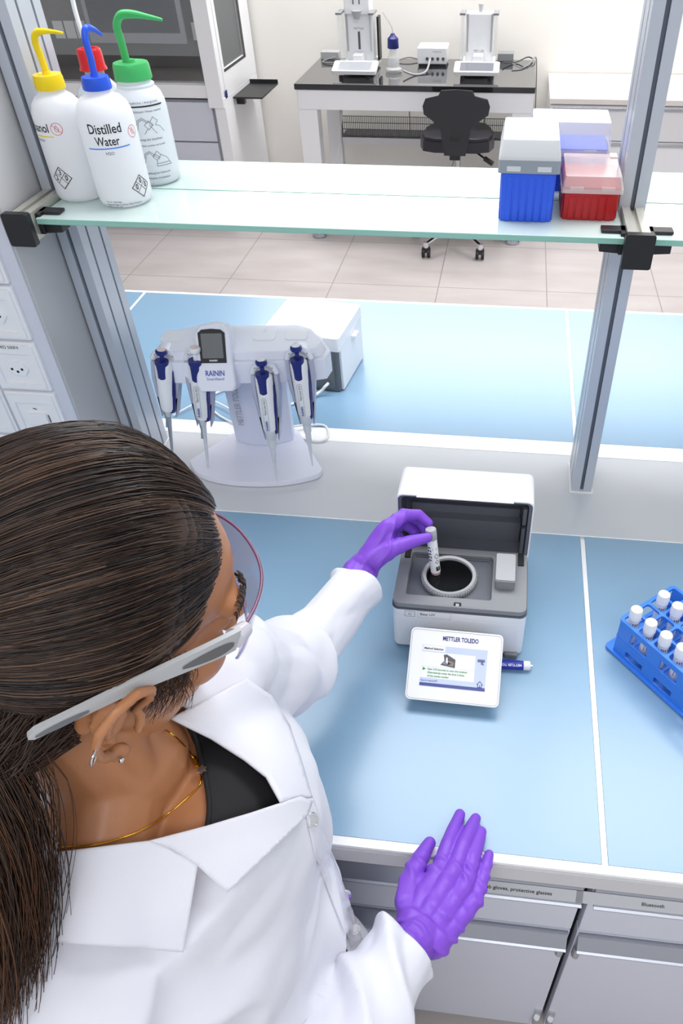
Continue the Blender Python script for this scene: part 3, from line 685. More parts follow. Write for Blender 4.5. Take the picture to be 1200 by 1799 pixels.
# ceiling lamps
for (x, y, sx, sy) in ((-.1, 1.55, 2.8, .8), (-.1, 5.1, 3.6, .5), (-.1, -.8, 2.6, .5)):
    t = thing('ceiling_lamp', 'flat rectangular lamp panel in the white ceiling', 'lamp', (x, y, 2.9), group='ceiling lamp panels')
    MB().box(-sx/2-.03, sx/2+.03, -sy/2-.03, sy/2+.03, -.06, -.001).build('housing', M_['lacq'], t, smooth=0)
    MB().box(-sx/2, sx/2, -sy/2, sy/2, -.066, -.0605).build('diffuser', mat('lamp_diffuser', (255, 255, 255), .5, emit=3), t, smooth=0)
# ================================================================ photometer
t = thing('photometer', 'compact grey and white photometer with open lid and tilted touch display, centre of the bench', 'photometer', (-.035, .9, ZB))
X0, X1, Y0, Y1 = -.142, .0735, .777, 1.018
b = MB().prism(rrect(X0, X1, Y0, Y1, .012), .906, .980).prism(rrect(X0, X1, Y0, Y1-.106, .012), .980, .996)
body = b.build('housing', M_['white'], t, world=True, bevel=.002)
ft = MB()
for x in (X0+.02, X1-.02):
    for y in (Y0+.02, Y1-.02): ft.prism(circ(x, y, .008, 14), .9003, .9065)
ft.build('rubber_foot', M_['black'], t, world=True)
d = MB()
mouth = [(-.052, Y0+.012), (-.048, Y0+.008), (-.026, Y0+.008), (-.022, Y0+.012)]
d.prism(rrect(X0-.0005, X1+.0005, Y0-.0005, Y1-.106, .012), .9962, 1.000, 0)
d.prism([rrect(X0+.001, X1-.001, Y0+.001, Y1-.107, .012), rrect(-.122, .016, .798, .896, .005), rrect(-.043, -.031, Y0+.004, Y0+.012, .002, 2)], 1.000, 1.010, 1)
deck = d.build('deck', [M_['dark'], M_['mid']], t, world=True, bevel=.0012, label='mid grey deck with dark rim')
tr = MB().prism([rrect(-.1225, .0165, .7975, .8965, .005), circ(-.055, .845, .0385)], .9985, 1.0025)
tr.prism([rrect(-.119, .013, .801, .893, .004), rrect(-.117, .011, .803, .891, .004)], 1.0025, 1.0045)
tr.build('recess_tray', mat('tray_grey', (96, 100, 108), .35), deck, world=True)
MB().lathe([(.0385, .975), (.0385, 1.003), (.0445, 1.003), (.0455, 1.006), (.0445, 1.013), (.0435, 1.0145), (.0385, 1.0135), (.0378, 1.010), (.0378, .975)], 56, c=(-.055, .845)).build('well_ring', M_['ltgrey'], deck, world=True, smooth=40)
kn = MB()
for i in range(60):
    a = 2*PI*i/60; kn.box(.0448, .0462, -.0009, .0009, 1.0035, 1.0115, M=T(-.055, .845, 0) @ R(a, 'Z'))
kn.build('ring_knurl', M_['ltgrey'], deck, world=True)
MB().lathe([(0, .982), (.0360, .982), (.0372, .984), (.0376, 1.0095)], 48, c=(-.055, .845)).build('measuring_well', mat('well_black', (10, 10, 12), .2, spec=.25), deck, world=True, smooth=40)
bl = MB().prism(rrect(.020, .0525, .824, .888, .003, 3), 1.0102, 1.0285).build('sensor_block', M_['mid'], deck, world=True, bevel=.002)
MB().prism(rrect(.0205, .052, .826, .887, .003, 3), 1.0286, 1.030).build('block_cover', M_['ltgrey'], bl, world=True, bevel=.0005)
MB().box(-.040, -.034, Y0+.003, Y0+.010, 1.000, 1.0095).build('latch', M_['ltgrey'], deck, world=True, bevel=.001)
for x in (-.134, .057): MB().box(x, x+.010, .880, .908, 1.0101, 1.0125).build('hinge_slot', M_['black'], deck, world=True, smooth=0)
# lid
F = frame((0, 0, 0), (1, 0, 0), (0, 0, 1)); F2 = lambda y: T(0, y, 0) @ F   # local x->x, y->z, z->-y
LX0, LX1, LZ0, LZ1 = -.1525, .0765, .982, 1.108
l = MB()
l.prism([rrect(LX0, LX1, LZ0, LZ1, (.012, .012, .002, .002)), rrect(LX0+.0025, LX1-.0025, LZ0+.0025, LZ1-.0025, (.010, .010, .002, .002))], 0, .071, M=F2(1.001))
l.prism(rrect(LX0+.001, LX1-.001, LZ0+.001, LZ1-.001, (.011, .011, .002, .002)), 0, .005, M=F2(1.0055))
l.box(LX0+.0345, LX1-.0345, .925, .9305, LZ1-.001, LZ1+.0005)
lid = l.build('lid', M_['white'], t, world=True, bevel=.0015)
li = MB()
li.prism([rrect(LX0+.0026, LX1-.0026, LZ0+.0026, LZ1-.0026, (.010, .010, .002, .002)), rrect(LX0+.008, LX1-.008, LZ0+.004, LZ1-.007, (.007, .007, .002, .002))], 0, .058, M=F2(.9905))
li.box(LX0+.007, LX1-.007, .986, .9905, LZ0+.003, LZ1-.006)
li.box(LX0+.018, LX1-.018, .962, .986, LZ0+.003, LZ0+.050)
li.box(LX0+.02, LX1-.02, .978, .986, LZ0+.050, LZ0+.068)
lining = li.build('lid_lining', mat('lining_grey', (98, 101, 110), .45), lid, world=True, bevel=.0012, label='dark grey lid interior')
MB().prism([rrect(-.108, -.050, 1.073, 1.099, .004), rrect(-.105, -.053, 1.076, 1.0965, .003)], 0, .006, M=F2(.9855)).build('lid_pocket', M_['dark'], lid, world=True)
MB().box(-.045, -.035, .936, .948, 1.096, 1.1015).build('lid_catch', M_['black'], lid, world=True)
st = MB().box(.0595, .066, .934, .942, LZ0-.004, 1.088).build('lid_stay', M_['dark'], lid, world=True, bevel=.001)
MB().box(.058, .068, .932, .936, 1.048, 1.053).build('stay_clip', M_['black'], lid, world=True)
# front face details
FF = lambda x, z: T(x, Y0, z) @ F
q = at(720, 1078, 1, Y0)
pb = MB().prism([rrect(-.0085, .0085, -.0065, .0065, .001, 2), rrect(-.0079, .0079, -.0059, .0059, .001, 2)], 0, .0004, M=FF(q.x, q.z)).build('power_button', M_['mid'], body, world=True, smooth=0)
strokes(MB(), [[(.0026*math.sin(a*PI/10), .0026*math.cos(a*PI/10)) for a in range(3, 18)], [(0, .0038), (0, .0005)]], .0006, M=FF(q.x, q.z)).build('power_symbol', M_['ink'], pb, world=True, smooth=0)
q = at(763, 1081, 1, Y0)
MB().prism([rrect(-.027, .027, -.0075, .0075, .0005, 2), rrect(-.0266, .0266, -.0071, .0071, .0005, 2)], 0, .0004, M=FF(q.x, q.z)).build('name_frame', M_['ltgrey'], body, world=True, smooth=0)
text('Easy UV', FF(q.x-.011, q.z+.0005), mat('label_grey', (105, 108, 112), .5), body, w=.024, bold=.02, world=True)
MB().box(.044, .066, .770, .790, .9003, .912).build('usb_port', M_['mid'], t, world=True, bevel=.002)
# display
DM = frame((-.1075, .660, .922), (.145, -.002, 0), (0, .09, .0645)); DW, DH = .1455, .1115
dsp = MB().prism(rrect(0, DW, 0, DH, .008), -.007, 0, M=DM).build('display', M_['white'], t, world=True, bevel=.0015)
MB().prism([rrect(.0022, DW-.0022, .0022, DH-.0022, .0065), rrect(.0028, DW-.0028, .0028, DH-.0028, .006)], .0001, .0004, M=DM).build('bezel_line', M_['ltgrey'], dsp, world=True, smooth=0)
MB().prism(rrect(.006, DW-.006, .004, DH-.006, .006), -.014, -.0071, M=DM).build('back_shell', M_['ltgrey'], dsp, world=True, bevel=.002)
MB().box(-.085, .015, .715, .7765, .918, .950).box(-.07, 0, .69, .74, .9003, .925).build('display_arm', M_['ltgrey'], t, world=True, bevel=.003)
text('METTLER TOLEDO', DM @ T(.079, .0975, 0), M_['navyink'], dsp, w=.056, h=.0072, bold=.03, world=True)
def scr(rgb): return mat('screen_colour', rgb, .3)
sx0, sx1, sy0, sy1 = .0205, .1225, .0225, .0855
scrn = MB().box(sx0, sx1, sy0, sy1, .0001, .0004, M=DM).build('screen', scr((196, 208, 240)), dsp, world=True, smooth=0)
def sr(x0, x1, y0, y1, m, name='screen_field', z=.0005): return MB().box(sx0+x0, sx0+x1, sy0+y0, sy0+y1, .00041, z, M=DM).build(name, m, scrn, world=True, smooth=0)
offw = scr((240, 240, 242))
sr(.001, .036, .054, .0625, offw); sr(0, .084, .030, .0525, offw); sr(0, .084, .0125, .0295, offw); sr(0, .102, 0, .005, scr((36, 54, 140)))
SM = DM @ T(sx0, sy0, .0004)
text('Method Selection', SM @ T(.018, .0578, 0), M_['ink'], scrn, w=.030, bold=.03, world=True)
for i, (s, ww) in enumerate((('Scan 2-D barcode to start the method.', .062), ('Alternatively enter the first 6 digits', .058), ('of the article number', .034))):
    text(s, SM @ T(.011+ww/2, .0262-i*.0052, .0002), M_['greenink'], scrn, w=ww, bold=.02, world=True)
MB().add([SM @ V(p) for p in ((.003, .0235, .0003), (.008, .026, .0003), (.003, .0285, .0003))], [(0, 1, 2)]).build('arrow_icon', M_['greenink'], scrn, world=True, smooth=0)
text('Spectroquant®', SM @ T(.0145, .0085, 0), M_['navyink'], scrn, w=.026, world=True)
pic = MB(); z_ = .0003
for poly, mi in (([(.030, .034), (.053, .031), (.053, .044), (.039, .051), (.034, .050), (.036, .041)], 0), ([(.033, .036), (.050, .0335), (.050, .040), (.038, .042)], 1), ([(.037, .0375), (.042, .035), (.048, .037), (.043, .0395)], 2), ([(.039, .037), (.0415, .037), (.0405, .046), (.038, .046)], 3), ([(.044, .038), (.051, .0365), (.051, .0385), (.044, .040)], 4)):
    pic.add([SM @ V((p[0], p[1], z_ + .0001*mi)) for p in poly], [tuple(range(len(poly)))], mi)
pic.build('instrument_picture', [M_['dark'], M_['mid'], M_['black'], M_['white'], mat('icon_orange', (196, 120, 60), .5)], scrn, world=True, smooth=0)
ic = MB()
strokes(ic, [[(.089, .0155-.010+.004), (.0935, .0125+.002), (.098, .0095)], [(.0905, .0105), (.0905, .0065-.001), (.0965, .0055), (.0965, .0105)], [(.0935, .0055), (.0935, .009)]], .0009, M=SM)
strokes(ic, [[(.088, .0475), (.098, .0475), (.098, .0445), (.088, .0445), (.088, .0475)], [(.089, .046), (.097, .046)], [(.095, .044), (.097, .040), (.093, .0415), (.095, .044)]], .0009, M=SM)
ic.build('screen_icon', M_['navyink'], scrn, world=True, smooth=0)
# pen-like stick beside display
t = thing('marker_pen', 'blue marker pen with white cap lying right of the tilted display', 'pen', (.05, .754, ZB))
z_ = ZB+.0082
pn = MB().tube([(.005, .7505, z_), (.076, .7535, z_)], .0078, 20).build('barrel', M_['navy'], t, world=True, smooth=40)
pn.data.materials[0] = mat('pen_blue', (30, 48, 168), .3)
MB().tube([(.0762, .7535, z_), (.086, .7540, z_), (.0875, .7541, z_)], [.0077, .0077, .006], 20).build('cap', M_['white'], t, world=True, smooth=40)
MB().tube([(.0876, .7541, z_), (.091, .7542, z_)], .0026, 10).build('clip', M_['steel'], t, world=True)
ang = math.radians(40)
text('METTLER TOLEDO', T(.050, .7524-.0078*math.cos(math.radians(52)), z_+.0078*math.sin(math.radians(52))+.0003) @ R(math.radians(2.5), 'Z') @ R(math.radians(38), 'X') @ R(PI, 'Z'), mat('white_ink', (240, 240, 250), .5), pn, w=.046, bold=.02, world=True)
# ================================================================ sample vial in the hand
VB, VT = V((-.0755, .848, .9885)), V((-.0885, .868, 1.0915))
va = (VT-VB).normalized(); L = (VT-VB).length
t = thing('sample_vial', 'labelled glass vial with pale grey cap held over the round well', 'vial', tuple(VB))
VM = frame(VB, V((1, 0, 0)) - va*va.x, va.cross(V((1, 0, 0)))) 
# make local z = axis
xx = (V((1, 0, 0)) - va*va.x).normalized(); yy = va.cross(xx)
VM = Matrix(((xx.x, yy.x, va.x, VB.x), (xx.y, yy.y, va.y, VB.y), (xx.z, yy.z, va.z, VB.z), (0, 0, 0, 1)))
gl = MB().lathe([(0, 0), (.004, .0006), (.007, .003), (.008, .008), (.008, L-.018)], 28, M=VM).build('glass_tube', M_['tube'], t, world=True, smooth=50)
MB().lathe([(0, .001), (.0065, .004), (.0072, .008), (.0072, .030), (0, .030)], 24, M=VM).build('liquid', M_['orange'], gl, world=True, smooth=50)
MB().lathe([(.0082, .024), (.0083, .025), (.0083, L-.020), (.0082, L-.019)], 28, M=VM).build('paper_label', M_['white'], t, world=True, smooth=50)
MB().lathe([(.0086, L-.018), (.0092, L-.017), (.0092, L-.002), (.0084, L), (0, L)], 28, M=VM).build('cap', M_['ltgrey'], t, world=True, smooth=35)
lb = MB(); wv = (.0084, .1, .024)
def vstroke(b, lines, wd):
    b2 = MB(); strokes(b2, lines, wd, wrap=(.0084, .15, 0)); b.add(b2.v, b2.f, 0, VM)
for k in range(5): vstroke(lb, [[(-.0085, .050+k*.006), (-.0045, .050+k*.006)]], .0035 if k % 2 else .0022)
vstroke(lb, [[(.001, .057), (.0045, .062), (.008, .057), (.0045, .052), (.001, .057)], [(.0015, .046), (.0045, .0495), (.0075, .046), (.0045, .0425), (.0015, .046)], [(-.001, .070), (.006, .070)], [(-.001, .0725), (.006, .0725)]], .0008)
vstroke(lb, [[(.003, .036), (.003, .030), (.007, .030), (.007, .036)]], .003)
lb.build('label_print', M_['ink'], t, world=True, smooth=0)
# ================================================================ pipette stand
SX, SY, SR = -.505, 1.268, math.radians(7)
t = thing('pipette_stand', 'pale lilac pipette carousel stand with display, holding four pipettes', 'pipette stand', (SX, SY, ZB), SR)
LIL = M_['lilac']; LILG = mat('holder_grey', (178, 181, 204), .4)
bs = spline([(-.155, -.025, 0), (-.125, -.070, 0), (-.05, -.099, 0), (.05, -.103, 0), (.125, -.082, 0), (.139, -.060, 0)], 5)
base = [(p.x, p.y) for p in bs] + [(.070, .085), (.060, .092), (-.060, .092), (-.072, .085)]
MB().prism(base, .001, .013).build('base', LIL, t, bevel=.003, seg=3)
def arcshape(w, y, d, n=9): return [(w*(2*i/(n-1)-1), y - d*(1-(2*i/(n-1)-1)**2)) for i in range(n)]
col = arcshape(.064, .046, .020) + [(.064, .075), (-.064, .075)]
cm = MB().prism(col, .0132, .2238, taper=1.07).build('column', mat('column_lilac', (222, 227, 246), .35), t, bevel=.003)
text('METTLER TOLEDO', T(-.040, .0275, .125) @ R(PI/2, 'X') @ R(math.radians(-4), 'Y') @ R(PI/2, 'Z') , M_['greyink'], cm, w=.115, h=.0125, bold=.0, shear=.15)
hd = MB()
hp = [(-.176, -.012), (-.168, -.042), (-.13, -.052), (-.04, -.056), (.04, -.056), (.13, -.052), (.168, -.042), (.176, -.012), (.150, .050), (.120, .070), (-.120, .070), (-.150, .050)]
hd.prism(hp, .224, .270).prism([(x*.955, y*.92+.004) for x, y in hp], .270, .287, taper=.93)
head = hd.build('head', LIL, t, bevel=.006, seg=3)
for xx_ in (-.138, -.073, .045, .108):
    MB().prism(rrect(xx_-.022, xx_+.022, .0, .045, .008), .2865, .2885).build('top_panel', mat('head_white', (240, 241, 248), .35), head, bevel=.001)
# display module
Dm = T(-.042, -.070, .232) @ R(math.radians(66), 'X')
pod = [(-.034, -.012), (.034, -.012), (.038, .0), (.033, .098), (.022, .112), (.0, .117), (-.022, .112), (-.033, .098), (-.038, .0)]
po = MB().prism(pod, -.040, .012, M=Dm).build('display_pod', LIL, t, bevel=.005, seg=3)
lc = MB().prism([(-.0245, .042), (.0245, .042), (.0255, .098), (.018, .104), (0, .1055), (-.018, .104), (-.0255, .098)][::1], .0122, .0135, M=Dm).build('display_frame', M_['black'], po)
MB().prism(rrect(-.020, .020, .051, .097, .002), .0137, .0141, M=Dm).build('display_screen', mat('lcd_grey', (112, 114, 116), .3), lc, smooth=0)
text('RAININ', Dm @ T(0, .0465, .0138), M_['white'], lc, w=.015, bold=.03)
text('RAININ', Dm @ T(0, .022, .0122), mat('logo_blue', (28, 62, 176), .5), po, w=.036, h=.0105, bold=.015)
text('SmartStand', Dm @ T(0, .0115, .0122), mat('logo_blue', (70, 96, 196), .5), po, w=.033)
MB().tube(spline([(.036, .02, .270), (.042, .03, .285), (.047, .05, .284), (.05, .06, .268)], 5), .0035, 8).build('cable_clip', LIL, po)
# holders and pipettes
def pipette(A, B, yaw, variant, label):
    A, B = V(A), V(B); ax = (A-B).normalized(); Lp = (A-B).length
    fx = V((math.cos(yaw), math.sin(yaw), 0)); fx = (fx - ax*fx.dot(ax)).normalized(); fy = ax.cross(fx)   # fy points away from camera
    M = Matrix(((fx.x, fy.x, ax.x, B.x), (fx.y, fy.y, ax.y, B.y), (fx.z, fy.z, ax.z, B.z), (0, 0, 0, 1)))
    t = thing('pipette', label, 'pipette', tuple(B))
    def tb(pts, rad, **k):
        return MB().tube(pts, rad, 18, M=M, **k)
    S = Lp/.28
    z = lambda q: q*S
    shaft = M_['steel'] if variant == 1 else M_['hdpe2']
    tb([(0, 0, z(0)), (0, 0, z(.02)), (0, 0, z(.062)), (0, 0, z(.064)), (0, 0, z(.084)), (0, 0, z(.086)), (0, 0, z(.118))], [.0012, .0022, .0044, .0056, .0062, .0078, .0088] if variant == 0 else [.0022, .003, .0038, .004, .0045, .005, .0055]).build('tip_cone', shaft, t, world=True, smooth=30, label='steel ejector shaft' if variant else None)
    if variant: MB().tube([(-.004, 0, z(.075)), (-.002, 0, z(.095)), (-.006, 0, z(.125))], [.004, .0045, .005], 12, M=M).build('ejector_arm', M_['steel'], t, world=True)
    tb([(0, 0, z(.105)), (0, 0, z(.110)), (0, 0, z(.128)), (0, 0, z(.134))], [.009, .0115, .0118, .0105] if not variant else [.005, .0065, .009, .011]).build('collar', M_['hdpe2'], t, world=True)
    bodyp = [(0, 0, z(q)) for q in (.122, .130, .16, .20, .232, .245, .250)]
    h = MB().tube(bodyp, [.010, .0122, .0135, .0142, .0150, .0148, .012], 20, M=M, flat=1.12)
    hb = h.build('handle', M_['white'], t, world=True, smooth=40)
    bp = [(.0065, .002, z(.118)), (.0068, .002, z(.126)), (.0075, .002, z(.17)), (.0075, .003, z(.225)), (.0065, .004, z(.238))]
    MB().tube(bp, [.0075, .0095, .0105, .0105, .007], 16, M=M).build('side_grip', M_['navy'], hb, world=True, smooth=50)
    MB().tube([(-.001, -.0045, z(.208)), (-.001, -.0055, z(.214)), (-.001, -.0055, z(.243)), (-.001, -.005, z(.247)), (-.001, -.005, z(.254))], [.008, .0105, .0115, .0135, .0130], 18, M=M).build('volume_ring', M_['navy'], t, world=True, smooth=40)
    pm = M_['white'] if variant == 2 else M_['navy']
    pl = MB().tube([(0, -.004, z(.252)), (0, -.004, z(.266)), (0, -.004, z(.270))], [.0042, .0042, .0085], 14, M=M).tube([(0, -.004, z(.270)), (0, -.004, z(.273)), (0, -.004, z(.278)), (0, -.004, z(.280))], [.0095, .0112, .0112, .0085], 20, M=M).build('plunger', pm, t, world=True, smooth=35)
    MB().tube([(0, -.004, z(.2801)), (0, -.004, z(.2806))], .0078, 18, M=M).build('plunger_badge', mat('badge', (222, 196, 190) if variant else (190, 196, 205), .3), pl, world=True)
    MB().tube([(0, .012, z(.232)), (0, .020, z(.246)), (0, .024, z(.252))], [.009, .009, .006], 12, M=M).build('finger_hook', M_['white'], hb, world=True)
    # label window and lettering on the front
    Mf = M @ T(-.002, -.0158, z(.168)) @ R(PI/2, 'X') @ R(PI/2, 'Z')
    if variant != 1:
        MB().prism([rrect(-.036, .036, -.0048, .0048, .0045), rrect(-.0355, .0355, -.0043, .0043, .0042)], .0001, .0004, M=Mf).build('label_outline', M_['greyink'], hb, world=True, smooth=0)
        text('RAININ', Mf @ T(-.024, 0, 0), mat('logo_blue', (28, 50, 160), .5), hb, w=.020, bold=.03, world=True)
        text('Pipet-Lite XLS', Mf @ T(.016, 0, 0), M_['ink'], hb, w=.032, world=True)
    return t
def holder(A, B, yaw):
    A, B = V(A), V(B); ax = (A-B).normalized(); Lp = (A-B).length
    fx = V((math.cos(yaw), math.sin(yaw), 0)); fx = (fx - ax*fx.dot(ax)).normalized(); fy = ax.cross(fx)
    M = Matrix(((fx.x, fy.x, ax.x, B.x), (fx.y, fy.y, ax.y, B.y), (fx.z, fy.z, ax.z, B.z), (0, 0, 0, 1)))
    k = Lp/.28; b = MB(); r = .0225
    b.tube([(r*math.cos(PI*q/10), .014, (.236+.9*r*math.sin(PI*q/10))*k+.008) for q in range(11)], .0058, 10, M=M)
    b.prism([(r*math.cos(PI*q/10), .236*k+.008+.9*r*math.sin(PI*q/10)) for q in range(11)], 0, .030, M=M @ T(0, .046, 0) @ F)
    h = b.build('holder', LIL, head, world=True, smooth=60)
    c = MB()
    for sx in (-1, 1):
        pl = [(sx*.0255, .244*k), (sx*.0265, .20*k), (sx*.0145, .098*k), (sx*.0125, .102*k), (sx*.0185, .20*k), (sx*.0185, .244*k)]
        c.prism(pl, -.002, .030, M=M @ T(0, .034, 0) @ F)
    c.prism([(-.019, .244*k), (-.0185, .2*k), (-.012, .11*k), (.012, .11*k), (.0185, .2*k), (.019, .244*k)], 0, .003, M=M @ T(0, .036, 0) @ F)
    c.build('holder_cradle', LILG, h, world=True, bevel=.0015)
    for sx in (-1, 1): MB().lathe([(.0012, 0), (.0012, .0008), (0, .0008)], 8, M=M @ T(sx*.017, .0075, .250*k+.008) @ F).build('contact_pin', mat('led_green', (120, 160, 60), .4), h, world=True)
cs, sn = math.cos(SR), math.sin(SR)
def loc(x, y, z): return V((SX + x*cs - y*sn, SY + x*sn + y*cs, ZB + z))
PIP = [((284, 613), (303, 795), 1, 1.20), ((342, 608), (366, 822), 1, 1.205), ((459, 631), (487, 846), 0, 1.20), ((520, 606), (549, 818), 0, 1.215)]
labs = ['pipette with grey metal shaft, leftmost of the four in the stand', 'pipette with white plunger button and grey metal shaft, second from left in the stand',
        'white pipette hanging right of the stand display, long plastic tip', 'pipette with raised navy plunger, rightmost in the stand']
for (tp, bt, vr, yy_), lb_ in zip(PIP, labs):
    A = at(tp[0], tp[1], 1, yy_); B = at(bt[0], bt[1], 1, yy_-.015)
    if B.z < .914: B = at(bt[0], bt[1], 2, .9145)
    if tp[0] == 342: vr = 2
    p_ = pipette(A, B, SR, vr if vr else 0, lb_)
    holder(A, B, SR)
wire('cable', [loc(.03, .085, .02), V((-.40, 1.40, .904)), V((-.375, 1.36, .904)), V((-.39, 1.335, .904)), V((-.44, 1.345, .904)), V((-.46, 1.36, .906))], .0026, M_['cable'], 'white cable looping right of the pipette stand')
wire('cable', [V((-.60, 1.38, .905)), V((-.66, 1.42, .905)), V((-.70, 1.48, .905)), V((-.655, 1.53, .905)), V((-.58, 1.50, .905)), V((-.585, 1.42, .905)), V((-.55, 1.385, .905)), V((-.54, 1.37, .905))], .0026, M_['cable'], 'white cable coiled behind the left half of the stand')
wire('cable', [V((-.585, 1.38, .911)), V((-.60, 1.45, .911)), V((-.57, 1.52, .911)), V((-.52, 1.52, .906)), V((-.50, 1.45, .906)), V((-.52, 1.39, .906))], .0026, M_['cable'], 'white cable bundle between the stand column and the boxy device')
wire('cable', [V((-.76, 1.40, .905)), V((-.70, 1.46, .913)), V((-.63, 1.43, .913)), V((-.60, 1.40, .906))], .0022, M_['cable'], 'thin white cable running from the left post behind the pipettes')
# ================================================================ boxy device behind
t = thing('titrator', 'boxy white and dark grey device with rear fan behind the pipette stand', 'lab device', (-.376, 1.545, ZB), math.radians(-7))
WB, DB, HB = .195, .185, .147
bx = MB().prism(rrect(-WB, 0, 0, DB, .008), .112, .122).box(-.006, 0, .01, DB-.01, .004, .115).box(-WB, -WB+.006, .01, DB-.01, .004, .115).build('housing', M_['white'], t, bevel=.002)
MB().prism(rrect(-WB, 0, -.001, DB, .010), .1222, HB).build('cover', M_['white'], t, bevel=.004)
MB().prism(rrect(-WB+.006, -.0062, 0.0005, DB-.004, .006), .003, .1118).build('rear_shell', mat('device_grey', (98, 101, 108), .4), t, bevel=.002)
rp = MB().prism(rrect(-.165, -.018, .012, .090, .006), 0, .002, M=T(0, 0, 0) @ F).build('rear_panel', mat('device_panel', (110, 112, 116), .4), t, bevel=.0008)
fn = MB().prism([circ(-.053, .062, .019, 28), circ(-.053, .062, .0135, 28)], .0021, .0026, M=F)
for a in range(2): fn.box(-.017, .017, -.0012, .0012, .0027, .0032, M=F @ T(-.053, .062, 0) @ R(PI/4+a*PI/2, 'Z'))
fn.build('fan_grille', M_['black'], rp, smooth=0)
MB().lathe([(.0045, 0), (.0045, .004), (0, .004)], 12, M=T(-.034, -.002, .028) @ F).build('socket', M_['steel'], rp)
MB().box(-.086, -.076, -.0035, -.002, .022, .032).build('usb_socket', M_['black'], rp)
MB().lathe([(.004, -.0004), (.004, 0), (0, 0)], 12, M=T(-.10, -.0015, .1222) @ F).build('cover_notch', M_['ltgrey'], t)
MB().box(.0002, .012, .09, .12, .103, .110).build('side_lever', M_['white'], t, bevel=.001)
wire('cable', [V((-.4105, 1.5405, .928)), V((-.416, 1.530, .926)), V((-.43, 1.525, .912)), V((-.46, 1.50, .905)), V((-.50, 1.47, .905)), V((-.53, 1.43, .916)), V((-.535, 1.40, .925))], .0038, M_['cable'], 'thick white plug cable leaving the back of the boxy device')
# ================================================================ vial rack
O = V((.221, .806, 0)); ua = math.radians(-49)
t = thing('vial_rack', 'blue plastic rack of white-capped vials at the right edge of the bench', 'rack', (O.x, O.y, ZB), ua)
NU, NV, PT = 8, 4, .0305
LU, LV = PT*NU+.008, PT*NV+.006
def grid(z0, z1, ext=0):
    h = []
    for i in range(NU):
        for j in range(NV):
            cx_, cy_ = .004+PT*(i+.5), .003+PT*(j+.5); q = PT/2-.0022
            h.append(rrect(cx_-q, cx_+q, cy_-q, cy_+q, .0045, 3))
    return MB().prism([rrect(-ext, LU+ext, 0, LV, .008)] + h, z0, z1)
grid(.079, .084).build('top_grid', M_['rack'], t, bevel=.0008)
grid(.040, .0435).build('middle_grid', M_['rack'], t)
MB().prism(rrect(-.012, LU+.012, -.004, LV+.004, .008), .002, .007).build('bottom_plate', M_['rack'], t, bevel=.001)
for yv in (0.001, LV-.0045):
    h = []
    for k in range(4):
        xa = .022 + k*.0605
        h.append(rrect(xa+.006, xa+.042, .012, .026, .002, 2)); h.append([(xa+.008, .048), (xa+.044, .048), (xa+.040, .071), (xa+.008, .071)])
    MB().prism([[(.004, .004), (LU-.004, .004), (LU-.004, .0795), (.004, .0795)]] + h, -.0035, 0, M=T(0, yv, 0) @ F).build('side_wall', M_['rack'], t, bevel=.0006)
MB().prism([rrect(.004, LV-.004, .004, .0795, .004, 3), rrect(.03, LV-.03, .02, .066, .004, 3)], 0, .003, M=T(LU-.02, 0, 0) @ frame((0, 0, 0), (0, 1, 0), (0, 0, 1))).build('end_wall', M_['rack'], t)
cu, su = math.cos(ua), math.sin(ua)
vials = [(0, 0, 'orange', 'capped vial in the near left corner hole of the blue rack'), (1, 0, 'tealq', 'second capped vial from the left in the front row of the blue rack'), (2, 0, 'limeq', 'third capped vial from the left in the front row of the blue rack'),
         (3, 0, 'limeq', 'fourth capped vial from the left in the front row of the blue rack'), (0, 2, 'tealq', 'capped vial standing highest in the picture, at the far left of the blue rack'), (1, 2, 'tealq', 'capped vial in the third row of the blue rack, right of the farthest one'), (2, 2, 'orange', 'capped vial partly cut off by the picture edge, third row of the blue rack')]
for i, j, lq, lb_ in vials:
    cx_, cy_ = .004+PT*(i+.5), .003+PT*(j+.5)
    tx, ty = (random.uniform(-.02, .02), random.uniform(-.05, -.01))
    p = V((O.x + cx_*cu - cy_*su, O.y + cx_*su + cy_*cu, ZB+.0075))
    v = thing('capped_vial', lb_, 'vial', tuple(p), group='white-capped vials in the blue rack')
    v.rotation_euler = (ty, tx, random.uniform(0, .3))
    g = MB().lathe([(0, 0), (.005, .0006), (.008, .004), (.0082, .009), (.0082, .080)], 24).build('glass_tube', M_['tube'], v, smooth=50)
    MB().lathe([(0, .0015), (.007, .004), (.0074, .009), (.0074, .022), (0, .022)], 20).build('liquid', M_[lq], g, smooth=50)
    MB().lathe([(.0084, .028), (.0085, .029), (.0085, .076), (.0084, .077)], 24).build('paper_label', M_['white'], v, smooth=50)
    k_ = MB(); a_ = azim(-.6, -.8) - ua
    strokes(k_, [[(-.006, .069), (-.006, .073)], [(-.003, .068), (-.003, .073)], [(0, .068), (0, .073)], [(.004, .068), (.004, .072)]], .0012, wrap=(.0086, a_, 0))
    strokes(k_, [[(-.004, .045), (.005, .045)]], .010, wrap=(.0086, a_, 0)); k_.build('label_print', M_['ink'], v, smooth=0)
    MB().lathe([(.0090, .0785), (.0099, .0795), (.0099, .0955), (.0090, .099), (.006, .100), (0, .100)], 26).build('cap', M_['white'], v, smooth=40)
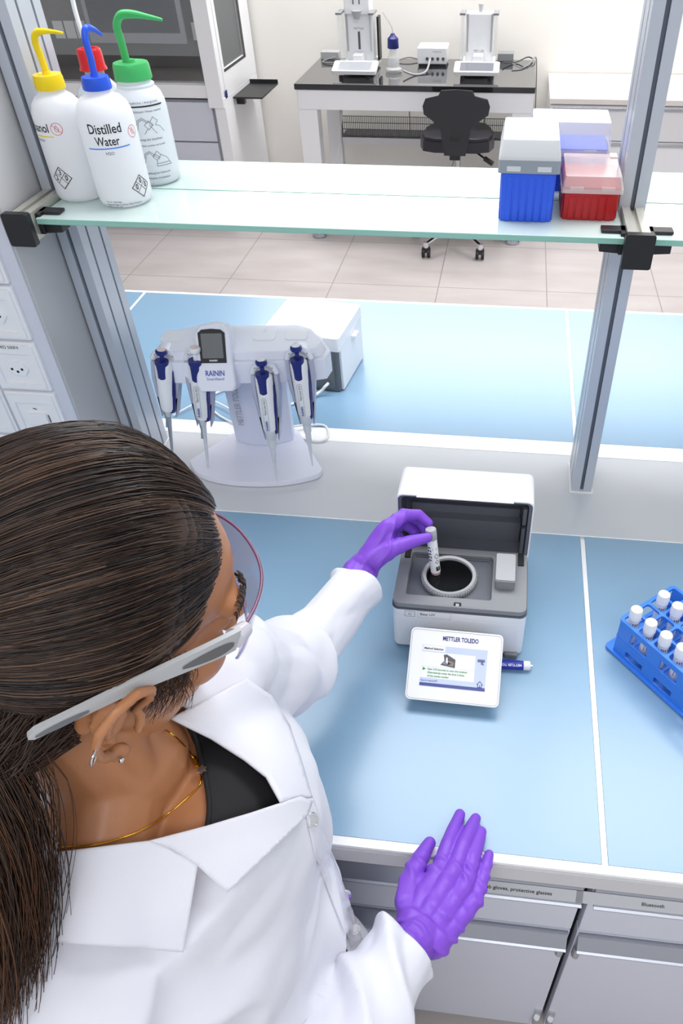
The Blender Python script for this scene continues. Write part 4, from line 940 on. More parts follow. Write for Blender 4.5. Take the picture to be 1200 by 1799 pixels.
# ================================================================ person
def ellipsoid(b, c, ax, rot=None, n=20, m=14):
    c = V(c); vs = []; fs = []
    A, B_, C_ = rot if rot else (V((1, 0, 0)), V((0, 1, 0)), V((0, 0, 1)))
    for i in range(m+1):
        th = PI*i/m
        for j in range(n):
            ph = 2*PI*j/n; p = (math.sin(th)*math.cos(ph)*ax[0], math.sin(th)*math.sin(ph)*ax[1], math.cos(th)*ax[2])
            vs.append(c + A*p[0] + B_*p[1] + C_*p[2])
    for i in range(m):
        for j in range(n):
            k = (j+1) % n; fs.append((i*n+j, (i+1)*n+j, (i+1)*n+k, i*n+k))
    b.add(vs, fs)
def capsule(b, p0, p1, r0, r1=None, n=16):
    r1 = r1 or r0; p0, p1 = V(p0), V(p1)
    b.tube([p0, p1], [r0, r1], n); ellipsoid(b, p0, (r0,)*3, n=n, m=10); ellipsoid(b, p1, (r1,)*3, n=n, m=10)
def chain(b, pts, rad):
    if not isinstance(rad, (list, tuple)): rad = [rad]*len(pts)
    for i in range(len(pts)-1): capsule(b, pts[i], pts[i+1], rad[i], rad[i+1])
def remesh(b, voxel, it=6, fac=.5):
    me = bpy.data.meshes.new('tmp'); me.from_pydata([tuple(p) for p in b.v], [], b.f)
    bm = bmesh.new(); bm.from_mesh(me); bmesh.ops.remove_doubles(bm, verts=bm.verts, dist=1e-7); bmesh.ops.recalc_face_normals(bm, faces=bm.faces); bm.to_mesh(me); bm.free()
    o = bpy.data.objects.new('tmp', me); COL.objects.link(o)
    r = o.modifiers.new('r', 'REMESH'); r.mode = 'VOXEL'; r.voxel_size = voxel; r.adaptivity = 0
    s = o.modifiers.new('s', 'SMOOTH'); s.factor = fac; s.iterations = it
    dg = bpy.context.evaluated_depsgraph_get(); out = bpy.data.meshes.new_from_object(o.evaluated_get(dg))
    bpy.data.objects.remove(o); bpy.data.meshes.remove(me); return out
def displace(me, fn):
    ns = [v.normal.copy() for v in me.vertices]
    for v, n in zip(me.vertices, ns): v.co += n * fn(v.co, n)
    me.update()
def bvh(me): return BVHTree.FromPolygons([v.co for v in me.vertices], [tuple(p.vertices) for p in me.polygons])
def inpoly(x, y, poly):
    c = False; j = len(poly)-1
    for i in range(len(poly)):
        if (poly[i][1] > y) != (poly[j][1] > y) and x < (poly[j][0]-poly[i][0])*(y-poly[i][1])/(poly[j][1]-poly[i][1])+poly[i][0]: c = not c
        j = i
    return c
def cut(me, test, thick=0):
    bm = bmesh.new(); bm.from_mesh(me)
    bmesh.ops.delete(bm, geom=[f for f in bm.faces if test(f.calc_center_median(), f.normal)], context='FACES')
    bm.to_mesh(me); bm.free(); me.update()
def drape(poly, tree, off, step=8, lift=None, smooth_edges=True):
    n = len(poly); bd = []
    for i in range(n):
        a, b = V((*poly[i], 0)), V((*poly[(i+1) % n], 0)); k = max(1, int((b-a).length/step))
        for j in range(k): bd.append(a.lerp(b, j/k).to_2d())
    xs = [p.x for p in bd]; ys = [p.y for p in bd]; pts = list(bd)
    y = min(ys)+step/2
    while y < max(ys):
        x = min(xs)+step/2
        while x < max(xs):
            if inpoly(x, y, poly) and min((V((x, y))-q).length for q in bd) > step*.55: pts.append(V((x, y)))
            x += step
        y += step
    m = len(bd)
    vv, _, ff, *_ = delaunay_2d_cdt(pts, [(i, (i+1) % m) for i in range(m)], [], 1, 1e-4)
    out = []; last = None
    for p in vv:
        d = ray(p.x, p.y).normalized(); h = tree.ray_cast(CAM, d)
        if h[0] is None:
            h = tree.find_nearest(CAM + d*((last-CAM).length if last else .6)); loc_ = CAM + d*((h[0]-CAM).length)
        else: loc_ = h[0]; last = loc_
        o = off if lift is None else lift(p.x, p.y)
        out.append(loc_ - d*o)
    me = bpy.data.meshes.new('drape'); me.from_pydata([tuple(p) for p in out], [], [tuple(f) for f in ff]); me.update()
    return me
def relax(me, it=3, f=.5):
    bm = bmesh.new(); bm.from_mesh(me)
    for _ in range(it): bmesh.ops.smooth_vert(bm, verts=[v for v in bm.verts if not v.is_boundary], factor=f, use_axis_x=True, use_axis_y=True, use_axis_z=True)
    bm.to_mesh(me); bm.free(); me.update()
def part(name, me, m, parent, thick=0, off=-1, label=None, sub=0):
    me.materials.clear(); me.materials.append(m); me.name = name
    me.polygons.foreach_set('use_smooth', [True]*len(me.polygons))
    o = bpy.data.objects.new(name, me); COL.objects.link(o)
    if parent: o.parent = parent; o.matrix_parent_inverse = wm(parent).inverted()
    if thick: s = o.modifiers.new('thickness', 'SOLIDIFY'); s.thickness = thick; s.offset = off
    if sub: s = o.modifiers.new('sub', 'SUBSURF'); s.levels = sub; s.render_levels = sub
    if label: o['label'] = label
    return o
skin = mat('skin', (184, 126, 86), .42, sss=.12); mottle(skin, (168, 112, 74), 14, .5, bump=.08, bscale=420)
coatm = mottle(mat('lab_coat_cotton', (224, 225, 234), .75, sheen=.1), (219, 220, 231), 5, .3, bump=.10, bscale=900)
glovem = mottle(mat('purple_nitrile', (132, 78, 208), .42, spec=.4), (122, 70, 198), 20, .4)
tankm = mat('black_jersey', (30, 30, 33), .8)
gold = mat('gold', (232, 178, 60), .22, metal=1)
trouser = mat('dark_trouser', (52, 54, 62), .8)
P = thing('person', 'person in white lab coat with dark hair and purple gloves, holding a vial', 'person', (-.25, .28, 0))
# head frame: f forward, r to her right, u up
H = V((-.283, .324, 1.484)); AZ, PI_, RO = math.radians(42), math.radians(19), math.radians(-7)
f_ = V((math.cos(AZ)*math.cos(PI_), math.sin(AZ)*math.cos(PI_), -math.sin(PI_))); r_ = V((math.sin(AZ), -math.cos(AZ), 0)); u_ = r_.cross(f_)
r_ = r_*math.cos(RO) + u_*math.sin(RO)
u_ = r_.cross(f_)
def hl(a, b, c): return H + f_*a + r_*b + u_*c
RT = (f_, r_, u_)
hb = MB()
ellipsoid(hb, hl(-.004, 0, .045), (.097, .074, .090), RT, 28, 20)
ellipsoid(hb, hl(.038, 0, .045), (.059, .062, .060), RT)
ellipsoid(hb, hl(.045, 0, -.012), (.052, .058, .070), RT)
for s in (-1, 1):
    chain(hb, [hl(.005, s*.055, -.035), hl(.035, s*.046, -.068), hl(.078, s*.014, -.086)], [.018, .017, .014])
    ellipsoid(hb, hl(.062, s*.036, -.018), (.030, .028, .030), RT)
    ellipsoid(hb, hl(.079, s*.031, .014), (.014, .016, .012), RT)
    chain(hb, [hl(.090, s*.012, .032), hl(.082, s*.044, .034)], [.011, .010])
    ellipsoid(hb, hl(.107, s*.011, -.026), (.009, .008, .007), RT)
    # ear
    q = lambda a, b, c: hl(-.004 + a*1.35, s*(.077 + (b-.074)*1.55), -.012 + c*1.5)
    chain(hb, [q(.008, .074, -.002), q(.012, .079, .012), q(.010, .083, .024), q(.001, .087, .030), q(-.010, .091, .027), q(-.017, .092, .016), q(-.017, .090, .002), q(-.012, .086, -.012), q(-.006, .081, -.022)], [.003, .0035, .004, .0042, .0042, .004, .004, .004, .005])
    ellipsoid(hb, q(.001, .078, -.026), (.009, .005, .010), RT)
    chain(hb, [q(.0, .082, .020), q(-.008, .084, .012), q(-.009, .083, .0), q(-.004, .080, -.012)], .0032)
    chain(hb, [q(.011, .076, -.004), q(.010, .078, -.012)], .004)
    ellipsoid(hb, q(-.007, .079, .004), (.013, .0035, .024), RT)
    chain(hb, [q(-.012, .070, .02), q(-.014, .070, -.008)], .008)
chain(hb, [hl(.093, 0, .028), hl(.104, 0, .006), hl(.117, 0, -.020)], [.008, .009, .011])
ellipsoid(hb, hl(.078, 0, -.055), (.026, .030, .034), RT)
ellipsoid(hb, hl(.101, 0, -.046), (.008, .021, .006), RT); ellipsoid(hb, hl(.100, 0, -.056), (.008, .018, .006), RT)
ellipsoid(hb, hl(.088, 0, -.086), (.017, .020, .016), RT)
NB = V((-.292, .296, 1.335))
chain(hb, [hl(-.022, 0, .0), hl(-.030, 0, -.06), NB], [.056, .050, .056])
chain(hb, [hl(-.050, .0, -.015), NB + V((-.030, .010, .0))], [.046, .046])
chain(hb, [hl(-.005, .045, -.035), NB + V((.035, -.02, -.015))], [.016, .014])   # neck tendon
SL, SR_ = V((-.255, .440, 1.262)), V((-.285, .125, 1.262))
chain(hb, [NB + V((0, .03, -.01)), SL], [.046, .036]); chain(hb, [NB + V((0, -.03, -.01)), SR_], [.046, .036])
CH = V((-.255, .285, 1.17))
ellipsoid(hb, CH, (.092, .150, .145)); ellipsoid(hb, CH + V((.024, 0, .06)), (.080, .115, .088))
for s in (-1, 1): ellipsoid(hb, CH + V((.030, s*.060, -.04)), (.046, .050, .055))
ellipsoid(hb, (-.255, .285, 1.0), (.092, .125, .16)); ellipsoid(hb, (-.265, .275, .86), (.105, .135, .13))
EL, WL = V((-.245, .600, 1.072)), V((-.200, .745, 1.055))
ER, WR = V((-.175, .075, .985)), V((-.085, .255, .958))
chain(hb, [SL, EL, WL], [.036, .032, .024]); chain(hb, [SR_, ER, WR], [.036, .034, .024])
for s in (-1, 1): chain(hb, [(-.265, .272+s*.075, .84), (-.255, .275+s*.09, .46), (-.265, .275+s*.09, .08)], [.085, .055, .036])
bodym = remesh(hb, .0026, 5)
body_o = part('body', bodym, skin, P)
btree = bvh(bodym)
def subtree(zmax): return BVHTree.FromPolygons([v.co for v in bodym.vertices], [tuple(q.vertices) for q in bodym.polygons if max(bodym.vertices[k].co.z for k in q.vertices) < zmax])
chest_tree = subtree(1.345); neck_tree = subtree(1.385)
# ---- shoes and trousers
for s in (-1, 1):
    y = .275 + s*.09; b = MB()
    chain(b, [(-.27, y, .045), (-.20, y, .04), (-.11, y+s*.01, .032)], [.045, .042, .032])
    for i in range(len(b.v)): b.v[i].z = max(b.v[i].z, .002)
    part('shoe', remesh(b, .005, 3), mat('white_clog', (225, 225, 228), .5), P)
b = MB()
for s in (-1, 1): chain(b, [(-.265, .272+s*.072, .84), (-.255, .275+s*.09, .46), (-.265, .275+s*.09, .10)], [.100, .072, .062])
part('trousers', remesh(b, .008, 3), trouser, P)
# ---- coat
def ridge(p, sc_, st): 
    n = noise.noise(V((p.x*st[0], p.y*st[1], p.z*st[2]))*sc_); return (1-min(1, abs(n)*2.6))
cb = MB()
chain(cb, [V((-.275, .33, 1.300)), SL + V((0, .0, -.004))], [.060, .060]); chain(cb, [V((-.295, .25, 1.298)), SR_ + V((0, .0, -.004))], [.062, .062])
ellipsoid(cb, CH + V((.002, 0, 0)), (.118, .172, .165)); ellipsoid(cb, CH + V((.026, 0, .05)), (.096, .130, .105))
for s in (-1, 1): ellipsoid(cb, CH + V((.048, s*.062, -.035)), (.070, .074, .085))
ellipsoid(cb, (-.250, .285, 1.0), (.118, .152, .18)); ellipsoid(cb, (-.250, .272, .86), (.132, .152, .15))
chain(cb, [(-.325, .235, 1.300), (-.345, .290, 1.322), (-.335, .35, 1.305)], [.045, .042, .045])
n_ = 32; vs = []; fs = []
for z_, rx, ry in ((.45, .19, .172), (.60, .175, .168), (.75, .158, .162), (.90, .128, .150), (.96, .11, .14)):
    for j in range(n_): vs.append((-.250 + rx*math.cos(2*PI*j/n_)*(1+.05*math.sin(5*j)), .272 + ry*math.sin(2*PI*j/n_), z_))
for i in range(4):
    for j in range(n_): k = (j+1) % n_; fs.append((i*n_+j, i*n_+k, (i+1)*n_+k, (i+1)*n_+j))
fs.append(tuple(range(n_))[::-1]); fs.append(tuple(range(4*n_, 5*n_))); cb.add(vs, fs)
CL, CR = V((-.196, .762, 1.055)), V((-.062, .300, .952))       # cuff centres
aL, aR = (CL-EL).normalized(), (CR-ER).normalized()
chain(cb, [SL, EL, CL + aL*.04], [.064, .055, .0440]); chain(cb, [SR_, ER, CR + aR*.04], [.068, .062, .0480])
coat = remesh(cb, .0042, 8)
def sleeve_w(p):
    return min(1, max(0, (p.y-.47)/.08)) + min(1, max(0, (1.12-p.z)/.1))*min(1, max(0, (p.x+.20)/.06))*(1 if p.y < .34 else 0)
def inax(c, co, ax, r): d = c-co; t = d.dot(ax); return t > -.0002 and t < .12 and (d-ax*t).length < r
def folds(p, n):
    s = min(1, sleeve_w(p))
    a = ridge(p, 1, (8, 3.0, 10))*.016*(1-s) + ridge(p + V((5, 2, 1)), 1, (13, 10, 7))*.021*s
    a += noise.noise(p*9)*.004 + noise.noise(p*26)*.0012
    return a - .009
displace(coat, folds)
OPEN = [(92, 1508), (180, 1500), (262, 1490), (362, 1466), (430, 1446), (505, 1416), (484, 1360), (442, 1322), (380, 1284), (320, 1240), (300, 1150), (130, 1150), (96, 1400)]
def ctest(c, n):
    if inax(c, CL, aL, .09): return True
    if inax(c, CR, aR, .066): return True
    if c.z < .475: return True
    if c.z > 1.1:
        x, y, z = proj(c)
        if z < .8 and n.dot(CAM-c) > 0 and inpoly(x, y, OPEN): return True
    return False
def slice_(me, co, no, near, rad):
    bm = bmesh.new(); bm.from_mesh(me)
    fs_ = [f for f in bm.faces if (f.calc_center_median()-near).length < rad]; vv = {v for f in fs_ for v in f.verts}; ee = {e for f in fs_ for e in f.edges}
    bmesh.ops.bisect_plane(bm, geom=list(vv)+list(ee)+fs_, plane_co=co, plane_no=no, dist=1e-6); bm.to_mesh(me); bm.free(); me.update()
slice_(coat, CL, aL, CL, .09); slice_(coat, CR, aR, CR, .09)
cut(coat, ctest)
relax(coat, 2)
ctree = bvh(coat)
coat_o = part('lab_coat', coat, coatm, P, thick=.003)
def pxy(poly, off, name, lift=None, thick=.0022, step=7, tree=None, rel=4):
    me = drape(poly, tree or ctree, off, step, lift); relax(me, rel)
    return part(name, me, coatm if tree is None else tankm, coat_o if tree is None else P, thick=thick, off=0)
def distseg(x, y, a, b):
    ax, ay = a; bx_, by_ = b; t = max(0, min(1, ((x-ax)*(bx_-ax)+(y-ay)*(by_-ay))/((bx_-ax)**2+(by_-ay)**2)))
    return math.hypot(x-ax-t*(bx_-ax), y-ay-t*(by_-ay))
# solid surface under the opening used to drape collar pieces
full = remesh(cb, .006, 6); ftree = bvh(full)
def cpiece(poly, name, lift, rel=6, step=7, th=.0022):
    me = drape(poly, ftree, .01, step, lift); relax(me, rel); return part(name, me, coatm, coat_o, thick=th, off=0)
cpiece([(28, 1512), (95, 1498), (180, 1487), (262, 1477), (300, 1490), (347, 1521), (334, 1600), (322, 1672), (240, 1665), (140, 1659), (48, 1650)], 'collar', lambda x, y: .010 + .004*min(1, distseg(x, y, (322, 1672), (48, 1650))/60) + .006*max(0, 1-distseg(x, y, (95, 1498), (262, 1477))/50))
cpiece([(258, 1478), (362, 1451), (440, 1428), (528, 1399), (548, 1408), (540, 1432), (470, 1500), (399, 1568), (372, 1545), (347, 1521), (300, 1490)], 'lapel', lambda x, y: .014 + .005*max(0, 1-distseg(x, y, (262, 1477), (528, 1399))/40))
cpiece([(300, 1262), (372, 1225), (432, 1192), (476, 1222), (508, 1275), (530, 1340), (548, 1402), (528, 1402), (493, 1409), (468, 1365), (430, 1335), (372, 1298)], 'far_lapel', lambda x, y: .010 + .010*max(0, 1-distseg(x, y, (300, 1262), (493, 1409))/30))
# snap buttons and placket
pl_ = drape([(532, 1404), (550, 1402), (580, 1495), (612, 1580), (636, 1650), (616, 1662), (590, 1596), (556, 1510)], ctree, .0035, 6); relax(pl_, 5); part('placket', pl_, coatm, coat_o, thick=.002, off=0)
for px_, py_ in ((545, 1442), (605, 1573), (622, 1629)):
    d = ray(px_, py_).normalized(); h = ctree.ray_cast(CAM, d)
    hh = h[0] if h[0] else ctree.find_nearest(dep(px_, py_, .7))[0]; n = h[1] if h[0] else V((1, 0, 0))
    n = (n - d).normalized()
    M = frame(hh + n*.0035, n.orthogonal(), n.cross(n.orthogonal()))
    bt = MB().lathe([(.0068, 0), (.0072, .0006), (.0066, .0016), (.0045, .0017), (.0042, .0011), (0, .0011)], 24, M=M)
    bt.build('snap_button', M_['chrome'], coat_o, world=True, smooth=30)
# ---- tank top
tk = drape([(322, 1262), (336, 1292), (352, 1330), (362, 1372), (367, 1420), (363, 1462), (420, 1480), (520, 1440), (540, 1400), (480, 1330), (400, 1275)], chest_tree, .0035, 7)
relax(tk, 4); tko = part('black_top', tk, tankm, P, thick=.002, off=0)
bd = MB(); pts = []
for x, y in ((322, 1262), (336, 1292), (352, 1330), (362, 1372), (367, 1420), (363, 1462)):
    h = chest_tree.ray_cast(CAM, ray(x, y).normalized()); 
    if h[0]: pts.append(h[0] + h[1]*.004)
if len(pts) > 2: bd.tube(spline(pts, 5), .0022, 8); bd.build('neckline_binding', tankm, tko, world=True, smooth=60)
# ---- gloves
def wrinkle(amp, sc_, st):
    return lambda p, n: ridge(p, sc_, st)*amp + noise.noise(p*120)*.0003 - amp*.4
g = MB()
R_F = {'i': [(-.028, .408, .922), (-.021, .440, .9215), (-.014, .468, .914), (-.0085, .489, .9095)], 'm': [(-.010, .407, .925), (-.001, .440, .924), (.008, .468, .915), (.0135, .485, .9095)],
       'r': [(.006, .395, .921), (.013, .428, .920), (.019, .452, .913), (.0225, .468, .909)], 'p': [(.019, .378, .914), (.026, .404, .913), (.031, .424, .910), (.034, .438, .9085)]}
for k, rr in (('i', (.0118, .0108, .0098, .0080)), ('m', (.0118, .0108, .0098, .0082)), ('r', (.0112, .0102, .0092, .0077)), ('p', (.0104, .0094, .0084, .0070))): chain(g, R_F[k], rr)
chain(g, [(-.066, .358, .930), (-.066, .385, .922), (-.057, .418, .915), (-.046, .444, .9105)], [.016, .0142, .0122, .0088])
for (a, b_, r0, r1) in (((-.060, .330, .940), R_F['i'][0], .0145, .0125), ((-.048, .322, .942), R_F['m'][0], .0165, .013), ((-.034, .318, .940), R_F['r'][0], .0165, .0125), ((-.022, .314, .936), R_F['p'][0], .0145, .0115), ((-.060, .330, .940), (-.066, .372, .926), .015, .0145), ((-.066, .372, .926), (-.028, .402, .922), .010, .010)):
    chain(g, [a, b_], [r0, r1])
chain(g, [(-.078, .262, .958), (-.046, .318, .942)], [.029, .024]); chain(g, [(-.056, .330, .940), (-.026, .314, .937)], [.020, .018])
gm = remesh(g, .0015, 4)
def wr(p, n):
    k = max(0, 1-max(0, (p.y-.41)/.02)); q = (p.x*.55 + p.y*.83 + noise.noise(p*30)*.006)
    return abs(math.sin(q*150 + noise.noise(p*16)*4))**4*.0034*k*(.35+.65*abs(noise.noise(p*22))*2) + noise.noise(p*55)*.0006 - .0004
displace(gm, wr)
part('glove', gm, glovem, P, label='purple glove resting on the bench edge')
g = MB()
LK = {'i': [(-.152, .842, 1.116), (-.131, .874, 1.112), (-.110, .888, 1.102), (-.0935, .8835, 1.090)], 'm': [(-.156, .852, 1.104), (-.130, .890, 1.098), (-.108, .896, 1.082), (-.097, .884, 1.068)],
      'r': [(-.162, .858, 1.088), (-.138, .893, 1.078), (-.118, .894, 1.060), (-.116, .876, 1.052)], 'p': [(-.168, .858, 1.072), (-.150, .886, 1.060), (-.136, .884, 1.045), (-.138, .868, 1.040)]}
for k, rr in (('i', (.0120, .0108, .0096, .0082)), ('m', (.0120, .0108, .0096, .0082)), ('r', (.0110, .0100, .0090, .008)), ('p', (.0100, .0090, .0082, .0070))): chain(g, LK[k], rr)
chain(g, [(-.176, .800, 1.076), (-.150, .812, 1.092), (-.118, .832, 1.094), (-.0915, .8505, 1.0885)], [.019, .0145, .0115, .0085])
for a, k, r0 in (((-.186, .800, 1.078), 'i', .015), ((-.190, .802, 1.068), 'm', .016), ((-.192, .804, 1.058), 'r', .016), ((-.190, .802, 1.048), 'p', .014)): chain(g, [a, LK[k][0]], [r0, .0125])
chain(g, [(-.182, .798, 1.070), (-.150, .815, 1.094)], [.018, .012]); chain(g, [(-.150, .812, 1.092), (-.152, .840, 1.112)], [.0085, .0085])
chain(g, [(-.212, .730, 1.055), (-.188, .798, 1.064)], [.030, .025]); chain(g, [(-.186, .796, 1.074), (-.190, .800, 1.050)], .019)
gm = remesh(g, .0015, 4)
def wl(p, n):
    k = max(0, min(1, (-.125-p.x)/.02)); q = (p.x*.9 + p.y*.3 - p.z*.5 + noise.noise(p*30)*.006)
    return abs(math.sin(q*140 + noise.noise(p*16)*4))**4*.0030*k*(.35+.65*abs(noise.noise(p*22))*2) + noise.noise(p*55)*.0006 - .0004
displace(gm, wl)
part('glove', gm, glovem, P, label='purple glove pinching the vial')
# ---- hair
hairm = mat('dark_brown_hair', (46, 32, 26), .38, spec=.5); hairl = mat('brown_hair_streak', (96, 72, 56), .4); hairk = mat('black_hair', (26, 19, 18), .35); hairb = mat('brown_hair_ends', (92, 58, 36), .45)
mottle(hairm, (70, 50, 38), 30, .8)
HC = hl(-.006, 0, .045); AXS = (.105, .082, .105)
def ell(d, k=1.0): return HC + f_*(d.x*AXS[0]*k) + r_*(d.y*AXS[1]*k) + u_*(d.z*AXS[2]*k)
def is_hair(d):   # d unit (f, r, u) direction
    if d.z < -.45: return False
    # hairline: forehead, temples, around the ear
    fa = d.x
    if d.z > .0:
        lim = .76 - .30*max(0, (.50-d.z)) - .06*abs(d.y) + .03*math.sin(d.y*14)
        return fa < lim
    lim = .34 + .55*d.z if d.z > -.25 else -.05 + .9*(d.z+.25)
    return fa < lim
cap = MB(); n1, n2 = 240, 150; idx = {}; vs = []; fs = []
for i in range(n2+1):
    th = PI*i/n2
    for j in range(n1):
        ph = 2*PI*j/n1; d = V((math.sin(th)*math.cos(ph), math.sin(th)*math.sin(ph), math.cos(th)))
        idx[i, j] = len(vs); e_ = 0
        for o_ in (.16, .20, .25, .31, .38): e_ += 1 if is_hair(d + V((o_, 0, 0))) else 0
        vs.append((ell(d, .935 + .016*e_), d))
for i in range(n2):
    for j in range(n1):
        k = (j+1) % n1; q = (idx[i, j], idx[i+1, j], idx[i+1, k], idx[i, k])
        if all(is_hair(vs[a][1] + V((.13, 0, 0))) for a in q): fs.append(q)
cap.add([v[0] for v in vs], fs)
hair_o = cap.build('hair', hairm, P, world=True, smooth=180)
hm = hair_o.modifiers.new('t', 'SOLIDIFY'); hm.thickness = .003
bm = bmesh.new(); bm.from_mesh(hair_o.data); bmesh.ops.delete(bm, geom=[v for v in bm.verts if not v.link_faces], context='VERTS'); bm.to_mesh(hair_o.data); bm.free()
random.seed(3)
dT = V((-.97, .05, -.10)).normalized()
tie = ell(dT, 1.10)
tail = [tie, dep(-130, 1260, .47), dep(-75, 1420, .475), dep(-45, 1570, .485), dep(-50, 1720, .50), dep(-80, 1900, .53)]
tail_s = spline(tail, 7)
def add_strand(b, pts, w0, mi=0):
    # three sided tube tapering to the end
    n = len(pts); vs = []; a = None
    for i, p in enumerate(pts):
        t = (pts[min(i+1, n-1)]-pts[max(i-1, 0)]).normalized()
        a = (a - t*a.dot(t)).normalized() if a else t.orthogonal().normalized()
        c = t.cross(a); w_ = w0*(1-.55*(i/(n-1))**2)
        for k in range(3): ang_ = 2*PI*k/3; vs.append(p + (a*math.cos(ang_)+c*math.sin(ang_))*w_)
    fs = [(i*3+k, i*3+(k+1) % 3, (i+1)*3+(k+1) % 3, (i+1)*3+k) for i in range(n-1) for k in range(3)]
    b.add(vs, fs, mi)
hs = MB(); cnt = 0
while cnt < 10500:
    z_ = random.uniform(-.45, 1); ph = random.uniform(0, 2*PI); s_ = math.sqrt(max(0, 1-z_*z_)); d0 = V((s_*math.cos(ph), s_*math.sin(ph), z_))
    if not is_hair(d0 - V((.0, 0, 0))): continue
    if cnt % 4 and d0.x < -.3: continue
    if cnt > 6500 and is_hair(d0 + V((.22, 0, 0))): continue
    cnt += 1
    ang_ = math.acos(max(-1, min(1, d0.dot(dT)))); n = max(5, int(ang_*8)); kk = random.uniform(1.025, 1.085); k0 = 1.012 if is_hair(d0 + V((.25, 0, 0))) else .965
    clump = noise.noise(V((math.atan2(d0.y, d0.z+.2)*9, 0, 3)))*.016
    w1 = random.uniform(-1, 1)*.010; pts = []
    for i in range(n+1):
        t = i/n; s0, s1 = math.sin((1-t)*ang_)/max(1e-4, math.sin(ang_)), math.sin(t*ang_)/max(1e-4, math.sin(ang_))
        d = (d0*s0 + dT*s1).normalized()
        lift_ = k0 + (kk-k0)*min(1, t*4) + clump*math.sin(PI*t) + noise.noise(V((d0.x*7, d0.y*7, t*2+d0.z*7)))*.014*math.sin(PI*t)
        p = ell(d, lift_); sd = d.cross(dT); p = p + (f_*sd.x + r_*sd.y + u_*sd.z)*(w1*math.sin(PI*t))
        pts.append(p)
    cl_ = noise.noise(V((math.atan2(d0.y, d0.z+.2)*14, 5, 0))) + random.uniform(-.35, .35)
    add_strand(hs, pts, random.uniform(.0003, .0007) if cnt < 6500 else random.uniform(.0002, .0004), 1 if cl_ > .30 else (2 if cl_ < -.15 else 0))
hs.build('hair_strands', [hairm, hairl, hairk], hair_o, world=True, smooth=180)['kind'] = 'stuff'
# loose tail
hs = MB()
for q_ in range(2600):
    ox, oy, oz = [max(-1.9, min(1.9, random.gauss(0, 1))) for _ in range(3)]; ph1 = random.uniform(0, 6); pts = []; n = len(tail_s); end = random.uniform(.75, 1)
    for i in range(int(n*end)):
        t = i/(n-1); sp = .008 + .015*min(1, t*2.2)
        p = tail_s[i] + V((ox, oy, oz*.4))*sp + V((math.sin(ph1+t*9+ox), math.cos(ph1+t*8), 0))*.006*t
        pts.append(p)
    add_strand(hs, pts, random.uniform(.0003, .0006), 1 if random.random() < .6 else 0)
to = hs.build('ponytail', [hairm, hairb], hair_o, world=True, smooth=180); to['kind'] = 'stuff'
# lower neck hair from behind the ear sweeping to the tail
hs = MB()
for q_ in range(1500):
    a = random.uniform(-.088, -.022); b_ = .070 - .25*max(0, -a-.06) + random.uniform(-.004, .003); c = random.uniform(-.055, .02)
    p0 = hl(a, b_*.92, c); p3 = tail_s[random.randint(4, 13)] + V([random.gauss(0, .008) for _ in range(3)])
    mid_ = p0.lerp(p3, .5) + r_*.008 + V([random.gauss(0, .004) for _ in range(3)])
    add_strand(hs, spline([p0, mid_, p3], 6), random.uniform(.0003, .0007))
for q_ in range(260):   # wisps at the nape and sideburn
    p0 = hl(random.uniform(.005, .045), .071 + random.uniform(-.003, .002), random.uniform(-.012, .03))
    p3 = p0 + f_*random.uniform(-.01, .012) - u_*random.uniform(.015, .04) + r_*random.uniform(-.006, .003)
    add_strand(hs, spline([p0, p0.lerp(p3, .5)+f_*.004, p3], 4), .0003)
hs.build('nape_hair', hairm, hair_o, world=True, smooth=180)['kind'] = 'stuff'
# brows
for s in (-1, 1):
    b = MB()
    for q_ in range(90):
        t = q_/89; p0 = hl(.1015 - .020*t*t, s*(.010+.040*t), .034 + .006*math.sin(t*2.5) + random.uniform(-.004, .004))
        add_strand(b, [p0, p0 + r_*s*.006 + u_*.002 + f_*.001, p0 + r_*s*.010], .0004)
    b.build('eyebrow', hairm, P, world=True, smooth=180)
# ---- earrings
def ring(b, c, ax1, ax2, R_, r):
    pts = [c + ax1*(R_*math.cos(2*PI*k/24)) + ax2*(R_*math.sin(2*PI*k/24)) for k in range(25)]; b.tube(pts, r, 8, caps=False)
b = MB(); ring(b, hl(-.028, .105, -.010), (r_*.8 - f_*.6).normalized(), u_, .0065, .0008); b.build('hoop_earring', M_['chrome'], P, world=True, smooth=60)
b = MB(); ellipsoid(b, hl(-.003, .0905, -.050), (.0022,)*3); b.build('stud_earring', M_['chrome'], P, world=True, smooth=60)
# ---- necklace
t = thing('necklace', 'thin gold necklace with a small star pendant around the person\'s neck', 'necklace', tuple(NB))
pts = []
for x, y in ((262, 1272), (290, 1284), (315, 1304), (333, 1326), (350, 1352), (352, 1378), (330, 1402), (296, 1430), (250, 1457), (200, 1476), (150, 1486), (100, 1489)):
    h = neck_tree.ray_cast(CAM, ray(x, y).normalized())
    if h[0]: pts.append(h[0] + h[1]*.0012)
ch = MB().tube(spline(pts, 6), .0008, 8).build('chain', gold, t, world=True, smooth=60)
def onb(x, y, o=.0015):
    h = neck_tree.ray_cast(CAM, ray(x, y).normalized()); return (h[0] + h[1]*o, h[1]) if h[0] else (dep(x, y, .58), V((0, 0, 1)))
p0, n0 = onb(357, 1362); M = frame(p0 + n0*.006, n0.orthogonal(), n0.cross(n0.orthogonal()))
star = [((.0048 if k % 2 == 0 else .0028)*math.cos(PI*k/6), (.0048 if k % 2 == 0 else .0028)*math.sin(PI*k/6)) for k in range(12)]
MB().prism(star, 0, .0016, M=M).build('pendant', M_['chrome'], t, world=True, smooth=0, label='small sparkling star pendant')
p0, _ = onb(341, 1334, .003); p1, _ = onb(346, 1350, .003); MB().tube([p0, p0.lerp(p1, .5), p1], [.0012, .0026, .0014], 10).build('clasp', gold, t, world=True)
